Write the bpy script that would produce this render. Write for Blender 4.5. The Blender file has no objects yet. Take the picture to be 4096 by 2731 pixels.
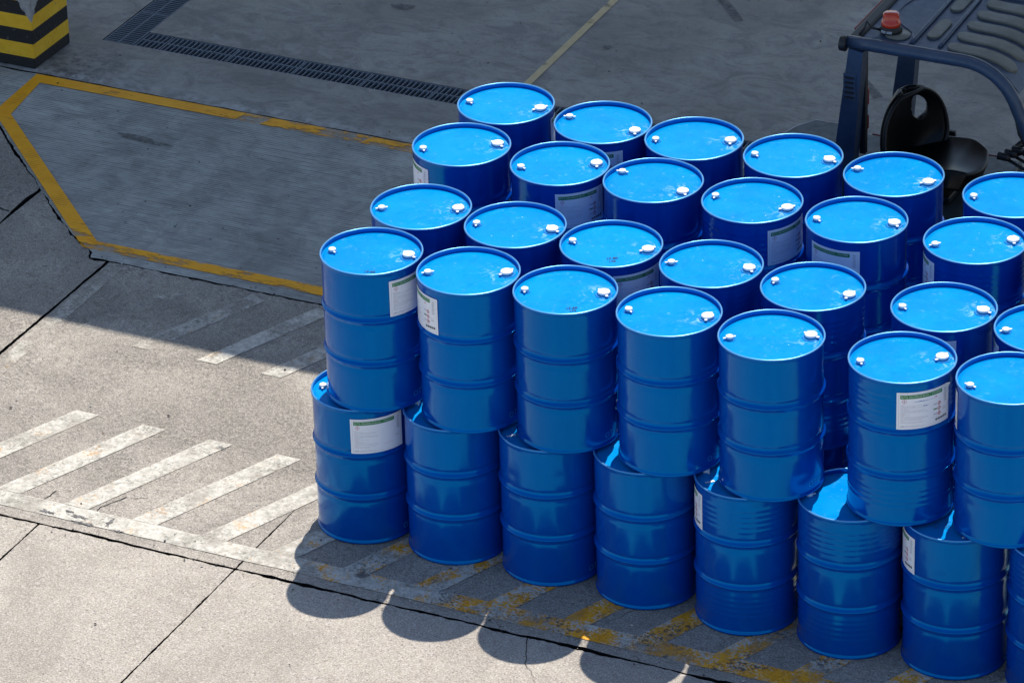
import bpy, bmesh, math, random
from mathutils import Vector, Matrix, noise
from mathutils.geometry import tessellate_polygon
random.seed(7)
sc = bpy.context.scene
col = sc.collection
PI = math.pi
R = math.radians

# ------------------------------------------------------------------ camera
# world axes: X runs along the rows of drums, Y away from the camera, Z up (metres)
cu = Vector((0.89431887, 0.44743018, 0)); cv = Vector((-0.44743018, 0.89431887, 0))
pitch, roll = 0.49562486, -0.03197606
fw = cv * math.cos(pitch) + Vector((0, 0, -math.sin(pitch)))
up0 = cv * math.sin(pitch) + Vector((0, 0, math.cos(pitch)))
rt = cu * math.cos(roll) + up0 * math.sin(roll)
up = -cu * math.sin(roll) + up0 * math.cos(roll)
cd = bpy.data.cameras.new('camera'); cam = bpy.data.objects.new('camera', cd); col.objects.link(cam)
cam.matrix_world = Matrix(((rt.x, up.x, -fw.x, 11.2112), (rt.y, up.y, -fw.y, -20.4690), (rt.z, up.z, -fw.z, 13.5754), (0, 0, 0, 1)))
cd.sensor_width = 36; cd.lens = 36 * 4.48955; cd.clip_start = 0.5; cd.clip_end = 2000
sc.camera = cam
CAMXY = Vector((11.2112, -20.4690))

# ------------------------------------------------------------------ light
SUN = Vector((-0.112, 0.797, 1.764)).normalized()
w = bpy.data.worlds.new('World'); sc.world = w; w.use_nodes = True
nt = w.node_tree
sky = nt.nodes.new('ShaderNodeTexSky'); sky.sky_type = 'NISHITA'; sky.sun_disc = False
sky.sun_elevation = math.asin(SUN.z); sky.sun_rotation = math.atan2(SUN.x, SUN.y)
sky.air_density = 1.0; sky.dust_density = 0.6; sky.ozone_density = 1.5
bg = nt.nodes['Background']; bg.inputs['Strength'].default_value = 0.15
nt.links.new(sky.outputs[0], bg.inputs[0])
sl = bpy.data.lights.new('sun', 'SUN'); sl.energy = 4.9; sl.angle = R(0.5); sl.color = (1.0, 0.955, 0.90)
so = bpy.data.objects.new('sun', sl); col.objects.link(so)
so.rotation_euler = (-SUN).to_track_quat('-Z', 'Y').to_euler(); so.location = (0, 0, 30)
sc.view_settings.view_transform = 'Standard'; sc.view_settings.look = 'None'
sc.view_settings.exposure = 0.08; sc.view_settings.gamma = 1; sc.view_settings.use_curve_mapping = False

# ------------------------------------------------------------------ materials
def mat(name, color=(.5, .5, .5), rough=.5, metal=0., coat=0., spec=.5):
    m = bpy.data.materials.new(name); m.use_nodes = True
    b = m.node_tree.nodes['Principled BSDF']
    b.inputs['Base Color'].default_value = (*color, 1); b.inputs['Roughness'].default_value = rough
    b.inputs['Metallic'].default_value = metal; b.inputs['Coat Weight'].default_value = coat
    b.inputs['Specular IOR Level'].default_value = spec
    return m
class NB:
    """small node-building helper"""
    def __init__(s, m): s.t = m.node_tree; s.b = s.t.nodes['Principled BSDF']
    def n(s, ty, **k):
        x = s.t.nodes.new(ty)
        for a, v in k.items(): setattr(x, a, v)
        return x
    def l(s, a, b): s.t.links.new(a, b)
    def put(s, sock, v):
        if hasattr(v, 'is_output'): s.l(v, sock)
        elif isinstance(v, tuple) and len(v) == 3 and sock.type == 'RGBA': sock.default_value = (*v, 1)
        else: sock.default_value = v
    def coord(s, obj=True, scale=(1, 1, 1), rot=0, rnd=False):
        tc = s.n('ShaderNodeTexCoord'); mp = s.n('ShaderNodeMapping'); mp.inputs['Scale'].default_value = scale
        mp.inputs['Rotation'].default_value = (0, 0, rot)
        s.l(tc.outputs['Object'] if obj else tc.outputs['Generated'], mp.inputs[0])
        if rnd:
            oi = s.n('ShaderNodeObjectInfo'); vm = s.n('ShaderNodeVectorMath', operation='SCALE'); vm.inputs[0].default_value = (37, 53, 71)
            s.l(oi.outputs['Random'], vm.inputs['Scale']); s.l(vm.outputs[0], mp.inputs['Location'])
        return mp.outputs[0]
    def noise(s, v, scale, detail=4, rough=.55, dist=0.):
        x = s.n('ShaderNodeTexNoise'); s.l(v, x.inputs['Vector']); x.inputs['Scale'].default_value = scale
        x.inputs['Detail'].default_value = detail; x.inputs['Roughness'].default_value = rough; x.inputs['Distortion'].default_value = dist
        return x.outputs['Fac']
    def vor(s, v, scale, feat='F1', rnd=1.):
        x = s.n('ShaderNodeTexVoronoi', feature=feat); s.l(v, x.inputs['Vector']); x.inputs['Scale'].default_value = scale
        x.inputs['Randomness'].default_value = rnd
        return x
    def ramp(s, f, stops, interp='LINEAR'):
        x = s.n('ShaderNodeValToRGB'); x.color_ramp.interpolation = interp
        e = x.color_ramp.elements
        while len(e) < len(stops): e.new(.5)
        for i, (p, c) in enumerate(stops):
            e[i].position = p; e[i].color = (*c, 1) if isinstance(c, tuple) else (c, c, c, 1)
        s.l(f, x.inputs[0]); return x.outputs[0]
    def mix(s, f, a, b, mode='MIX'):
        x = s.n('ShaderNodeMix', data_type='RGBA', blend_type=mode)
        s.put(x.inputs[0], f); s.put(x.inputs[6], a); s.put(x.inputs[7], b); return x.outputs[2]
    def math(s, op, a, b=0., c=None):
        x = s.n('ShaderNodeMath', operation=op); s.put(x.inputs[0], a); s.put(x.inputs[1], b)
        if c is not None: s.put(x.inputs[2], c)
        return x.outputs[0]
    def bump(s, h, strength=.3, dist=.01, prev=None):
        x = s.n('ShaderNodeBump'); s.l(h, x.inputs['Height']); x.inputs['Strength'].default_value = strength; x.inputs['Distance'].default_value = dist
        if prev is not None: s.l(prev, x.inputs['Normal'])
        return x.outputs[0]
    def base(s, c): s.put(s.b.inputs['Base Color'], c)
    def rough(s, c): s.put(s.b.inputs['Roughness'], c)
    def norm(s, c): s.l(c, s.b.inputs['Normal'])
    def sep(s, v):
        x = s.n('ShaderNodeSeparateXYZ'); s.l(v, x.inputs[0]); return x.outputs

def rough_concrete():
    m = mat('rough_concrete', rough=.9, spec=.25); k = NB(m); v = k.coord()
    big = k.noise(v, .8, 5, .6); mid = k.noise(v, 5, 5, .65); fine = k.noise(v, 60, 4, .7)
    c = k.ramp(big, [(.3, (.33, .285, .225)), (.7, (.48, .425, .34))])
    c = k.mix(k.ramp(mid, [(.35, 1.), (.65, 0.)]), c, (.30, .255, .235), 'MIX'); c2 = c
    c = k.mix(.42, k.ramp(big, [(.3, (.38, .332, .26)), (.7, (.59, .52, .415))]), c2)
    # exposed aggregate: pale, dark and reddish stones
    w1 = k.n('ShaderNodeVectorMath', operation='ADD'); nz = k.n('ShaderNodeTexNoise'); k.l(v, nz.inputs['Vector']); nz.inputs['Scale'].default_value = 45
    sc_ = k.n('ShaderNodeVectorMath', operation='SCALE'); k.l(nz.outputs['Color'], sc_.inputs[0]); sc_.inputs['Scale'].default_value = .014
    k.l(v, w1.inputs[0]); k.l(sc_.outputs[0], w1.inputs[1]); vw = w1.outputs[0]
    vo = k.vor(vw, 62); cs = k.sep(vo.outputs['Color']); stone = k.ramp(vo.outputs['Distance'], [(.28, 1.), (.42, 0.)])
    pale = k.math('MULTIPLY', stone, k.ramp(cs[0], [(.80, 0.), (.83, 1.)], 'LINEAR'))
    dark = k.math('MULTIPLY', stone, k.ramp(cs[1], [(.78, 0.), (.82, 1.)], 'LINEAR'))
    c = k.mix(k.math('MULTIPLY', pale, .5), c, (.72, .68, .60)); c = k.mix(k.math('MULTIPLY', dark, .75), c, (.15, .135, .13))
    red = k.math('MULTIPLY', stone, k.ramp(cs[2], [(.975, 0.), (.98, 1.)]))
    c = k.mix(k.math('MULTIPLY', red, .6), c, (.42, .20, .11))
    vo2 = k.vor(vw, 120); cs2 = k.sep(vo2.outputs['Color'])
    c = k.mix(k.ramp(cs2[0], [(.0, .36), (.5, 0.), (1, .0)]), c, (.15, .13, .125)); c = k.mix(k.ramp(cs2[1], [(.0, 0.), (.6, 0.), (1, .4)]), c, (.70, .66, .60))
    c = k.mix(k.math('MULTIPLY', k.ramp(k.noise(v, 1.1, 5, .65, .8), [(.44, 0.), (.60, 1.)]), .55), c, (.27, .235, .195))
    c = k.mix(k.math('MULTIPLY', k.ramp(k.noise(v, 5.2, 4, .7, .8), [(.52, 0.), (.68, 1.)]), .3), c, (.22, .19, .165))
    # worn darker patches and pits where the fines have washed out
    sp = k.sep(v); zone = k.math('MULTIPLY', k.ramp(k.noise(v, 1.6, 3, .6, .4), [(.42, 0.), (.62, 1.)]), k.ramp(k.math('ADD', k.math('MULTIPLY', sp[1], .25), .5), [(.25, .15), (.36, 1.)]))
    pit = k.ramp(k.noise(v, 34, 3, .7), [(.40, 1.), (.50, 0.)])
    c = k.mix(k.math('MULTIPLY', zone, k.math('MULTIPLY', pit, .7)), c, (.14, .12, .115))
    c = k.mix(k.math('MULTIPLY', k.ramp(k.noise(v, 3.3, 2, .5), [(.70, 0.), (.78, 1.)]), .35), c, (.17, .15, .14))
    spk = k.ramp(k.vor(v, 4.2).outputs['Distance'], [(.018, 1.), (.03, 0.)]); c = k.mix(k.math('MULTIPLY', spk, .8), c, (.08, .07, .065))
    pl = k.ramp(k.noise(v, 36, 4, .8, .6), [(.54, 0.), (.62, 1.)]); c = k.mix(k.math('MULTIPLY', pl, .4), c, (.66, .61, .52))
    northm = k.ramp(k.math('ADD', k.math('MULTIPLY', sp[1], .2), .5), [(.28, 0.), (.295, 1.)])
    dz = k.ramp(k.noise(v, 1.5, 5, .65, .6), [(.38, 0.), (.58, 1.)]); c = k.mix(k.math('MULTIPLY', k.math('MULTIPLY', northm, dz), .5), c, (.215, .195, .165))
    rag = k.ramp(k.noise(v, 24, 5, .85, 1.2), [(.42, 1.), (.50, 0.)]); c = k.mix(k.math('MULTIPLY', k.math('MULTIPLY', northm, rag), .6), c, (.13, .118, .10))
    gr = k.noise(v, 95, 3, .8); c = k.mix(k.math('MULTIPLY', k.ramp(gr, [(.34, 1.), (.48, 0.)]), .6), c, (.20, .17, .14)); c = k.mix(k.math('MULTIPLY', k.ramp(gr, [(.52, 0.), (.66, 1.)]), .6), c, (.76, .70, .59))
    k.base(c)
    h = k.math('ADD', k.math('MULTIPLY', fine, .5), k.math('MULTIPLY', stone, .35)); h = k.math('SUBTRACT', h, k.math('MULTIPLY', k.math('MULTIPLY', zone, pit), .9))
    k.norm(k.bump(h, .75, .006)); return m
def brushed_concrete():
    m = mat('brushed_concrete', rough=.85, spec=.3); k = NB(m); v = k.coord()
    big = k.noise(v, .9, 5, .6); vl = k.coord(scale=(1.3, 9, 1)); st = k.noise(vl, 1.6, 5, .6)
    c = k.ramp(big, [(.32, (.31, .31, .275)), (.68, (.56, .56, .50))])
    c = k.mix(k.math('MULTIPLY', k.ramp(st, [(.35, 1.), (.6, 0.)]), .15), c, (.24, .245, .24))
    c = k.mix(k.math('MULTIPLY', k.ramp(k.noise(v, 3.1, 6, .7, 1.2), [(.42, 0.), (.62, 1.)]), .45), c, (.17, .165, .15))
    c = k.mix(k.math('MULTIPLY', k.ramp(k.noise(k.coord(scale=(1.6, .7, 1)), 2.1, 4, .6), [(.56, 0.), (.70, 1.)]), .35), c, (.52, .51, .46))
    # tined grooves about 25 mm apart running along the rows, broken up
    wv = k.n('ShaderNodeTexWave', wave_type='BANDS', bands_direction='Y'); k.l(k.coord(), wv.inputs[0]); wv.inputs['Scale'].default_value = 12.5
    wv.inputs['Distortion'].default_value = .8; wv.inputs['Detail'].default_value = 2; wv.inputs['Detail Scale'].default_value = .5
    groove = k.ramp(wv.outputs['Fac'], [(.05, 1.), (.42, 0.)])
    br = k.ramp(k.noise(k.coord(scale=(2.2, 14, 1)), 2.2, 5, .7), [(.38, 0.), (.62, 1.)])
    g = k.math('MULTIPLY', groove, br)
    c = k.mix(k.math('MULTIPLY', g, .85), c, (.07, .07, .065))
    pt = k.ramp(k.noise(v, 22, 2, .5), [(.70, 0.), (.75, 1.)]); c = k.mix(k.math('MULTIPLY', pt, .8), c, (.09, .085, .085))
    k.base(c); h = k.math('SUBTRACT', k.math('MULTIPLY', k.noise(v, 70, 3, .6), .3), g); k.norm(k.bump(h, .6, .005)); return m
def smooth_concrete():
    m = mat('smooth_concrete', rough=.62, spec=.4); k = NB(m); v = k.coord()
    a = k.noise(v, 1.1, 6, .65, .6); b = k.noise(k.coord(scale=(1, 1.6, 1), rot=.5), 3.2, 6, .7, 1.2); f = k.noise(v, 26, 4, .7)
    c = k.ramp(a, [(.28, (.22, .205, .178)), (.72, (.42, .40, .35))])
    c = k.mix(k.math('MULTIPLY', k.ramp(b, [(.38, 1.), (.56, 0.)]), .65), c, (.10, .092, .085))
    c = k.mix(k.math('MULTIPLY', k.ramp(b, [(.62, 0.), (.74, 1.)]), .4), c, (.42, .39, .34))
    c = k.mix(k.math('MULTIPLY', k.ramp(f, [(.52, 0.), (.66, 1.)]), .3), c, (.10, .09, .08))
    sp = k.sep(v)
    # pale cement smears along the drain channel and the edge of the bay
    near = k.math('ABSOLUTE', k.math('SUBTRACT', sp[1], 5.27)); near = k.ramp(near, [(.0, 1.), (.28, 0.)])
    c = k.mix(k.math('MULTIPLY', near, k.ramp(k.noise(v, 5.5, 5, .7, .8), [(.50, 0.), (.62, .45)])), c, (.50, .48, .44))
    e2 = k.ramp(k.math('ABSOLUTE', k.math('SUBTRACT', sp[1], 4.30)), [(.0, 1.), (.10, 0.)])
    c = k.mix(k.math('MULTIPLY', e2, k.ramp(k.noise(v, 9, 4, .7), [(.45, 0.), (.6, .6)])), c, (.52, .52, .50))
    # oily stains beside the column foot
    dx = k.math('SUBTRACT', sp[0], -4.55); dy = k.math('SUBTRACT', sp[1], 4.45); d = k.math('SQRT', k.math('ADD', k.math('MULTIPLY', dx, dx), k.math('MULTIPLY', dy, dy)))
    c = k.mix(k.math('MULTIPLY', k.ramp(d, [(.0, 1.), (.42, 0.)]), k.ramp(k.noise(v, 13, 4, .7), [(.48, 0.), (.58, .9)])), c, (.05, .05, .05))
    c = k.mix(k.math('MULTIPLY', k.ramp(k.noise(v, 14, 2, .5), [(.72, 0.), (.76, 1.)]), .7), c, (.08, .08, .08))
    k.base(c); k.rough(k.ramp(b, [(.3, .5), (.7, .75)])); k.norm(k.bump(k.math('ADD', k.math('MULTIPLY', b, 1.2), k.math('MULTIPLY', f, .25)), .35, .012)); return m
def paint(name, kind):
    """worn road paint: the ground shows through where it is worn away"""
    m = mat(name, rough=.7, spec=.35); k = NB(m); v = k.coord()
    fine = k.noise(v, 62, 5, .8); mid = k.noise(v, 9, 4, .65); big = k.noise(v, 2.2, 3, .6); sp = k.sep(v)
    if kind == 'yellow':
        c = k.ramp(mid, [(.3, (.93, .37, .003)), (.7, (1., .46, .01))])
        wear = k.math('ADD', k.math('MULTIPLY', fine, .12), k.math('ADD', k.math('MULTIPLY', k.noise(k.coord(scale=(1, 3, 1)), 2.6, 4, .7), .9), 0.))
        sx = k.ramp(k.math('ADD', k.math('MULTIPLY', sp[0], .2), 1.), [(.0, .0), (.30, .05), (.40, .12), (.52, .17)])
        a = k.ramp(k.math('ADD', wear, sx), [(.63, 1.), (.72, .18)])
        gl = k.n('ShaderNodeTexWave', wave_type='BANDS', bands_direction='Y'); k.l(v, gl.inputs[0]); gl.inputs['Scale'].default_value = 12.5; gl.inputs['Distortion'].default_value = .8
        a = k.math('MULTIPLY', a, k.math('SUBTRACT', 1., k.math('MULTIPLY', k.ramp(gl.outputs['Fac'], [(.0, 1.), (.2, 0.)]), k.ramp(k.noise(v, 4, 3, .6), [(.5, 0.), (.65, .7)]))))
    elif kind == 'yellowgone':
        c = k.ramp(mid, [(.3, (.93, .37, .003)), (.7, (1., .46, .01))]); a = k.ramp(k.noise(k.coord(scale=(1.5, 3, 1)), 5, 4, .7), [(.48, .08), (.6, .8)])
    elif kind == 'cream':
        c = k.ramp(mid, [(.3, (.62, .48, .24)), (.7, (.74, .60, .34))]); a = k.ramp(k.noise(v, 3.2, 3, .6), [(.36, .35), (.44, .95)])
    else:
        white = k.ramp(k.noise(v, 24, 4, .7), [(.35, (.44, .41, .34)), (.62, (.69, .645, .55))]); yel = k.ramp(mid, [(.3, (.85, .34, .006)), (.7, (.95, .44, .02))])
        # old yellow coat below the white one; most of the white is gone towards +X where the drums stand
        east = k.ramp(k.math('ADD', k.math('MULTIPLY', sp[0], .2), .5), [(.44, 0.), (.60, .055), (.85, .10)])
        ymask = k.ramp(k.math('ADD', k.math('ADD', k.math('MULTIPLY', fine, .55), k.math('MULTIPLY', k.noise(v, 5, 4, .6), .45)), east), [(.565, 0.), (.60, 1.)])
        c = k.mix(k.math('MULTIPLY', ymask, k.ramp(k.math('ADD', k.math('MULTIPLY', sp[0], .2), .5), [(.40, .5), (.50, 1.)])), white, yel)
        dk = k.ramp(k.math('ADD', k.noise(v, 34, 4, .8), k.math('MULTIPLY', east, .7)), [(.575, 0.), (.63, .85)]); dz = k.ramp(k.noise(v, 3.4, 3, .5), [(.48, 0.), (.58, 1.)])
        c = k.mix(k.math('MULTIPLY', dk, dz), c, (.05, .07, .075))
        thr = {'white': .548, 'faded': .535, 'ghost': .475}[kind]
        s_ = k.math('ADD', k.math('MULTIPLY', fine, .6), k.math('MULTIPLY', k.noise(v, 4, 4, .65), .4))
        a = k.ramp(s_, [(thr - .05, .96), (thr + .015, .72), (thr + .07, .12)])
        pat = k.ramp(k.noise(v, 3.1, 4, .7), [(.44, .15), (.56, 1.)]) if kind != 'white' else k.ramp(k.noise(v, 2.7, 4, .7), [(.40, .6), (.5, 1.)])
        a = k.math('MULTIPLY', a, k.math('MULTIPLY', pat, .85 if kind != 'white' else 1.))
    k.base(c); k.l(a, k.b.inputs['Alpha']); k.norm(k.bump(fine, .4, .003)); return m
def drum_paint():
    m = mat('blue_drum_paint', rough=.2, coat=0., spec=1.); m.node_tree.nodes['Principled BSDF'].inputs['IOR'].default_value = 1.72; m.node_tree.nodes['Principled BSDF'].inputs['Specular Tint'].default_value = (.0, .60, .95, 1); k = NB(m); v = k.coord(rnd=True)
    b = k.noise(v, 3, 3, .5); oi = k.n('ShaderNodeObjectInfo')
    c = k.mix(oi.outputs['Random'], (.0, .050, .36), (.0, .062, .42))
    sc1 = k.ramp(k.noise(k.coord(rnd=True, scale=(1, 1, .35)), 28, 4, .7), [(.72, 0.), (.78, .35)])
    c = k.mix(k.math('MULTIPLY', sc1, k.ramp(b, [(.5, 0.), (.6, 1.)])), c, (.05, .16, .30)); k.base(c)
    k.rough(k.ramp(k.noise(v, 9, 4, .6), [(.3, .13), (.75, .24)]))
    k.b.inputs['Coat Roughness'].default_value = .12
    k.norm(k.bump(k.math('ADD', k.noise(v, 5, 2, .5), k.math('MULTIPLY', k.noise(v, 160, 2, .5), .02)), .22, .012)); return m
def lid_paint():
    m = mat('blue_lid_paint', rough=.3, coat=0., spec=.22); m.node_tree.nodes['Principled BSDF'].inputs['Specular Tint'].default_value = (.06, .72, 1, 1); k = NB(m); v = k.coord(rnd=True); vo = k.coord()
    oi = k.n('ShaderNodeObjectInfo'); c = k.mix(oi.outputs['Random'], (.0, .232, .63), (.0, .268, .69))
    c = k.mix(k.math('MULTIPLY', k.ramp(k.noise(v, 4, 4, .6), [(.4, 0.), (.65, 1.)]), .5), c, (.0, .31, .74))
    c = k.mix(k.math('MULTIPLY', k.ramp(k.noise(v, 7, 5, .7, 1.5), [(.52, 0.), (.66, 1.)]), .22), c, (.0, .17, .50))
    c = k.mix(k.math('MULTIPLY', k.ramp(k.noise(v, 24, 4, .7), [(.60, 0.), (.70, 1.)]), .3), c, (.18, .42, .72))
    # dried splashes and scuffs, thickest near the bungs
    sp = k.sep(vo); dx = k.math('SUBTRACT', sp[0], .20); d = k.math('SQRT', k.math('ADD', k.math('MULTIPLY', dx, dx), k.math('MULTIPLY', sp[1], sp[1])))
    nr = k.ramp(d, [(.03, 1.), (.14, 0.)]); sm = k.ramp(k.noise(v, 17, 5, .7, 1.), [(.53, 0.), (.62, 1.)])
    c = k.mix(k.math('MULTIPLY', k.math('MULTIPLY', nr, sm), .75), c, (.35, .62, .85))
    scr = k.ramp(k.noise(k.coord(rnd=True, scale=(1, 3.5, 1), rot=.6), 16, 5, .75), [(.70, 0.), (.74, 1.)])
    c = k.mix(k.math('MULTIPLY', scr, .75), c, (.30, .60, .85))
    spk = k.ramp(k.vor(v, 13).outputs['Distance'], [(.035, 1.), (.05, 0.)]); c = k.mix(k.math('MULTIPLY', spk, k.ramp(k.noise(v, 2.1, 1), [(.5, 0.), (.55, .8)])), c, (.75, .85, .92))
    k.base(c); k.rough(k.ramp(k.noise(v, 12, 4, .6), [(.3, .24), (.7, .42)])); k.b.inputs['Coat Roughness'].default_value = .15
    k.norm(k.bump(k.noise(v, 3.2, 2, .5), .35, .02)); return m

M_ROUGH = rough_concrete(); M_BRUSH = brushed_concrete(); M_SMOOTH = smooth_concrete()
M_YEL = paint('yellow_road_paint', 'yellow'); M_WHITE = paint('worn_white_paint', 'white'); M_FADED = paint('faded_white_paint', 'faded')
M_GHOST = paint('almost_gone_white_paint', 'ghost'); M_CREAM = paint('cream_line_paint', 'cream')
M_DRUM = drum_paint(); M_LID = lid_paint()
M_RIM = mat('rim_highlight_paint', (.14, .44, .80), .34, metal=.6, spec=1.)  # pale worn crown, sun highlight along the rim painted into its colour
M_BED = mat('joint_filler', (.010, .010, .011), .95, spec=.1)
M_CAP = mat('white_cap_plastic', (.86, .86, .85), .75, spec=.15)
M_FLANGE = mat('zinc_bung_flange', (.01, .22, .55), .6, spec=.15)
M_PAPER = mat('label_paper', (.84, .88, .95), .4); M_GREEN = mat('label_green', (.0, .20, .03), .5)
M_INK = mat('label_ink', (.03, .03, .035), .6); M_GREYINK = mat('label_grey_ink', (.50, .52, .58), .6)
M_RED = mat('label_red', (.62, .03, .05), .55); M_PINK = mat('label_pale_red', (.72, .42, .44), .6)
M_CHALK = mat('white_marker', (.85, .88, .9), .6); M_PEN = mat('dark_pen', (.0, .012, .06), .7); M_EMB = mat('stamped_letters', (.03, .27, .62), .25, coat=.3)
M_STEEL = mat('galvanised_steel', (.17, .20, .23), .5, metal=.15)
M_TRENCH = mat('trench_concrete', (.012, .012, .013), .95)
k = NB(M_STEEL); k.base(k.ramp(k.noise(k.coord(), 8, 4, .6), [(.3, (.10, .125, .15)), (.7, (.22, .26, .31))]))

# ------------------------------------------------------------------ object helpers
def tag(o, label=None, cat=None, group=None, kind=None):
    if label: o['label'] = label
    if cat: o['category'] = cat
    if group: o['group'] = group
    if kind: o['kind'] = kind
    return o
def link(name, me, parent=None, loc=None):
    o = bpy.data.objects.new(name, me); col.objects.link(o)
    if parent is not None: o.parent = parent
    if loc is not None: o.location = loc
    return o
def empty(name, loc=(0, 0, 0), rz=0.):
    o = bpy.data.objects.new(name, None); col.objects.link(o); o.location = loc; o.rotation_euler = (0, 0, rz); o.empty_display_size = .2
    return o
class MB:
    """collects faces, builds one mesh"""
    def __init__(s): s.v = []; s.f = []; s.mi = []; s.mats = []; s.sm = []
    def m(s, mt):
        if mt not in s.mats: s.mats.append(mt)
        return s.mats.index(mt)
    def add(s, vs, fs, mt, smooth=False):
        n = len(s.v); s.v += [tuple(p) for p in vs]; i = s.m(mt)
        for f in fs: s.f.append(tuple(n + a for a in f)); s.mi.append(i); s.sm.append(smooth)
    def box(s, a, b, mt, rot=None, org=(0, 0, 0)):
        vs = [Vector((x, y, z)) for z in (a[2], b[2]) for y in (a[1], b[1]) for x in (a[0], b[0])]
        if rot is not None: vs = [rot @ p for p in vs]
        vs = [p + Vector(org) for p in vs]
        s.add(vs, [(0, 2, 3, 1), (4, 5, 7, 6), (0, 1, 5, 4), (1, 3, 7, 5), (3, 2, 6, 7), (2, 0, 4, 6)], mt)
    def bbox(s, a, b, mt, bev=.01):
        """bevelled box"""
        bm = bmesh.new(); bmesh.ops.create_cube(bm, size=1)
        for p in bm.verts: p.co = Vector(((a[i] + b[i]) / 2 + p.co[i] * (b[i] - a[i]) for i in range(3)))
        bmesh.ops.bevel(bm, geom=bm.edges[:], offset=bev, segments=2, affect='EDGES', profile=.5)
        s.bm(bm, mt)
    def bm(s, bm, mt, smooth=False, xf=None):
        bm.verts.ensure_lookup_table(); bm.verts.index_update()
        s.add([(xf @ p.co if xf else p.co) for p in bm.verts], [[q.index for q in f.verts] for f in bm.faces], mt, smooth); bm.free()
    def lathe(s, prof, seg, mt, org=(0, 0, 0), smooth=True, rf=None):
        n = len(prof); vs = []
        for i in range(seg):
            a = 2 * PI * i / seg; ca, sa = math.cos(a), math.sin(a)
            for r, z in prof:
                rr = r + (rf(a, z, r) if rf else 0)
                vs.append((org[0] + rr * ca, org[1] + rr * sa, org[2] + z))
        fs = []
        for i in range(seg):
            j = (i + 1) % seg
            for q in range(n - 1):
                fs.append((i * n + q, j * n + q, j * n + q + 1, i * n + q + 1))
        s.add(vs, fs, mt, smooth)
    def prism(s, poly, z0, z1, mt, xf=None, side=None):
        tri = tessellate_polygon([[Vector((x, y, 0)) for x, y in poly]]); n = len(poly)
        area = sum(poly[i][0] * poly[(i + 1) % n][1] - poly[(i + 1) % n][0] * poly[i][1] for i in range(n))
        vs = [Vector((x, y, z0)) for x, y in poly] + [Vector((x, y, z1)) for x, y in poly]
        fs = []
        for t in tri:
            a, b, c = [poly[i] for i in t]; cr = (b[0] - a[0]) * (c[1] - a[1]) - (b[1] - a[1]) * (c[0] - a[0])
            t = t if cr > 0 else t[::-1]
            fs.append(tuple(i + n for i in t)); fs.append(tuple(t[::-1]))
        for i in range(n):
            j = (i + 1) % n
            fs.append((i, j, j + n, i + n) if area > 0 else (j, i, i + n, j + n))
        if xf: vs = [xf @ p for p in vs]
        s.add(vs, fs, mt)
        if side is not None:
            q = s.m(side)
            for i in range(n): s.mi[-1 - i] = q
    def tube(s, pts, rad, mt, seg=10, cap=True):
        pts = [Vector(p) for p in pts]; rings = []; prev = None
        for i, p in enumerate(pts):
            d = (pts[min(i + 1, len(pts) - 1)] - pts[max(i - 1, 0)]).normalized()
            if prev is None: n1 = d.orthogonal().normalized()
            else: n1 = (prev - d * prev.dot(d)).normalized()
            prev = n1; n2 = d.cross(n1); r = rad[i] if isinstance(rad, (list, tuple)) else rad
            rings.append([p + n1 * r * math.cos(2 * PI * q / seg) + n2 * r * math.sin(2 * PI * q / seg) for q in range(seg)])
        vs = [p for rg in rings for p in rg]; fs = []
        for i in range(len(pts) - 1):
            for q in range(seg):
                t = (q + 1) % seg; fs.append((i * seg + q, i * seg + t, (i + 1) * seg + t, (i + 1) * seg + q))
        if cap: fs.append(tuple(range(seg))[::-1]); fs.append(tuple(range((len(pts) - 1) * seg, len(pts) * seg)))
        s.add(vs, fs, mt, True)
    def mesh(s, name):
        me = bpy.data.meshes.new(name); me.from_pydata(s.v, [], s.f)
        for mt in s.mats: me.materials.append(mt)
        me.polygons.foreach_set('material_index', s.mi); me.polygons.foreach_set('use_smooth', s.sm); me.update()
        return me
    def build(s, name, parent=None, loc=None): return link(name, s.mesh(name), parent, loc)

def jag(pts, amp, seed, step=.022, freq=5.):
    """polyline with a ragged edge"""
    out = []
    for i in range(len(pts) - 1):
        a = Vector(pts[i]); b = Vector(pts[i + 1]); L = (b - a).length
        n = max(1, int(min(L, 12) / step)); d = (b - a) / max(L, 1e-6); nn = Vector((-d.y, d.x))
        for q in range(n):
            p = a + (b - a) * (q / n)
            e = noise.noise(Vector((p.x * freq, p.y * freq, seed))) * amp + noise.noise(Vector((p.x * freq * 4, p.y * freq * 4, seed + 9))) * amp * .6 + noise.noise(Vector((p.x * freq * 9, p.y * freq * 9, seed + 5))) * amp * .5
            if q == 0 and i == 0: e = 0
            out.append((p.x + nn.x * e, p.y + nn.y * e))
    out.append(tuple(pts[-1])); return out
def off(pts, d):
    """shift a polyline sideways (left positive)"""
    out = []
    for i, p in enumerate(pts):
        a = Vector(pts[max(i - 1, 0)]); b = Vector(pts[min(i + 1, len(pts) - 1)]); t = (b - a).normalized()
        out.append((p[0] - t.y * d, p[1] + t.x * d))
    return out

# ------------------------------------------------------------------ ground: slabs lying on a dark bed, real open joints
g = MB(); g.add([(-300, -300, -.35), (300, -300, -.35), (300, 300, -.35), (-300, 300, -.35)], [(0, 1, 2, 3)], M_BED)
ground = tag(g.build('ground'), kind='structure')
FAR = 60.
def slab(name, poly, mt, z=0., parent=ground, th=.34):
    b = MB(); b.prism(poly, z - th, z, mt, side=M_BED); return b.build(name, parent)
def wid(pts, w, seed, amp): return jag(pts, amp, seed)
yM = -1.08
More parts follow.
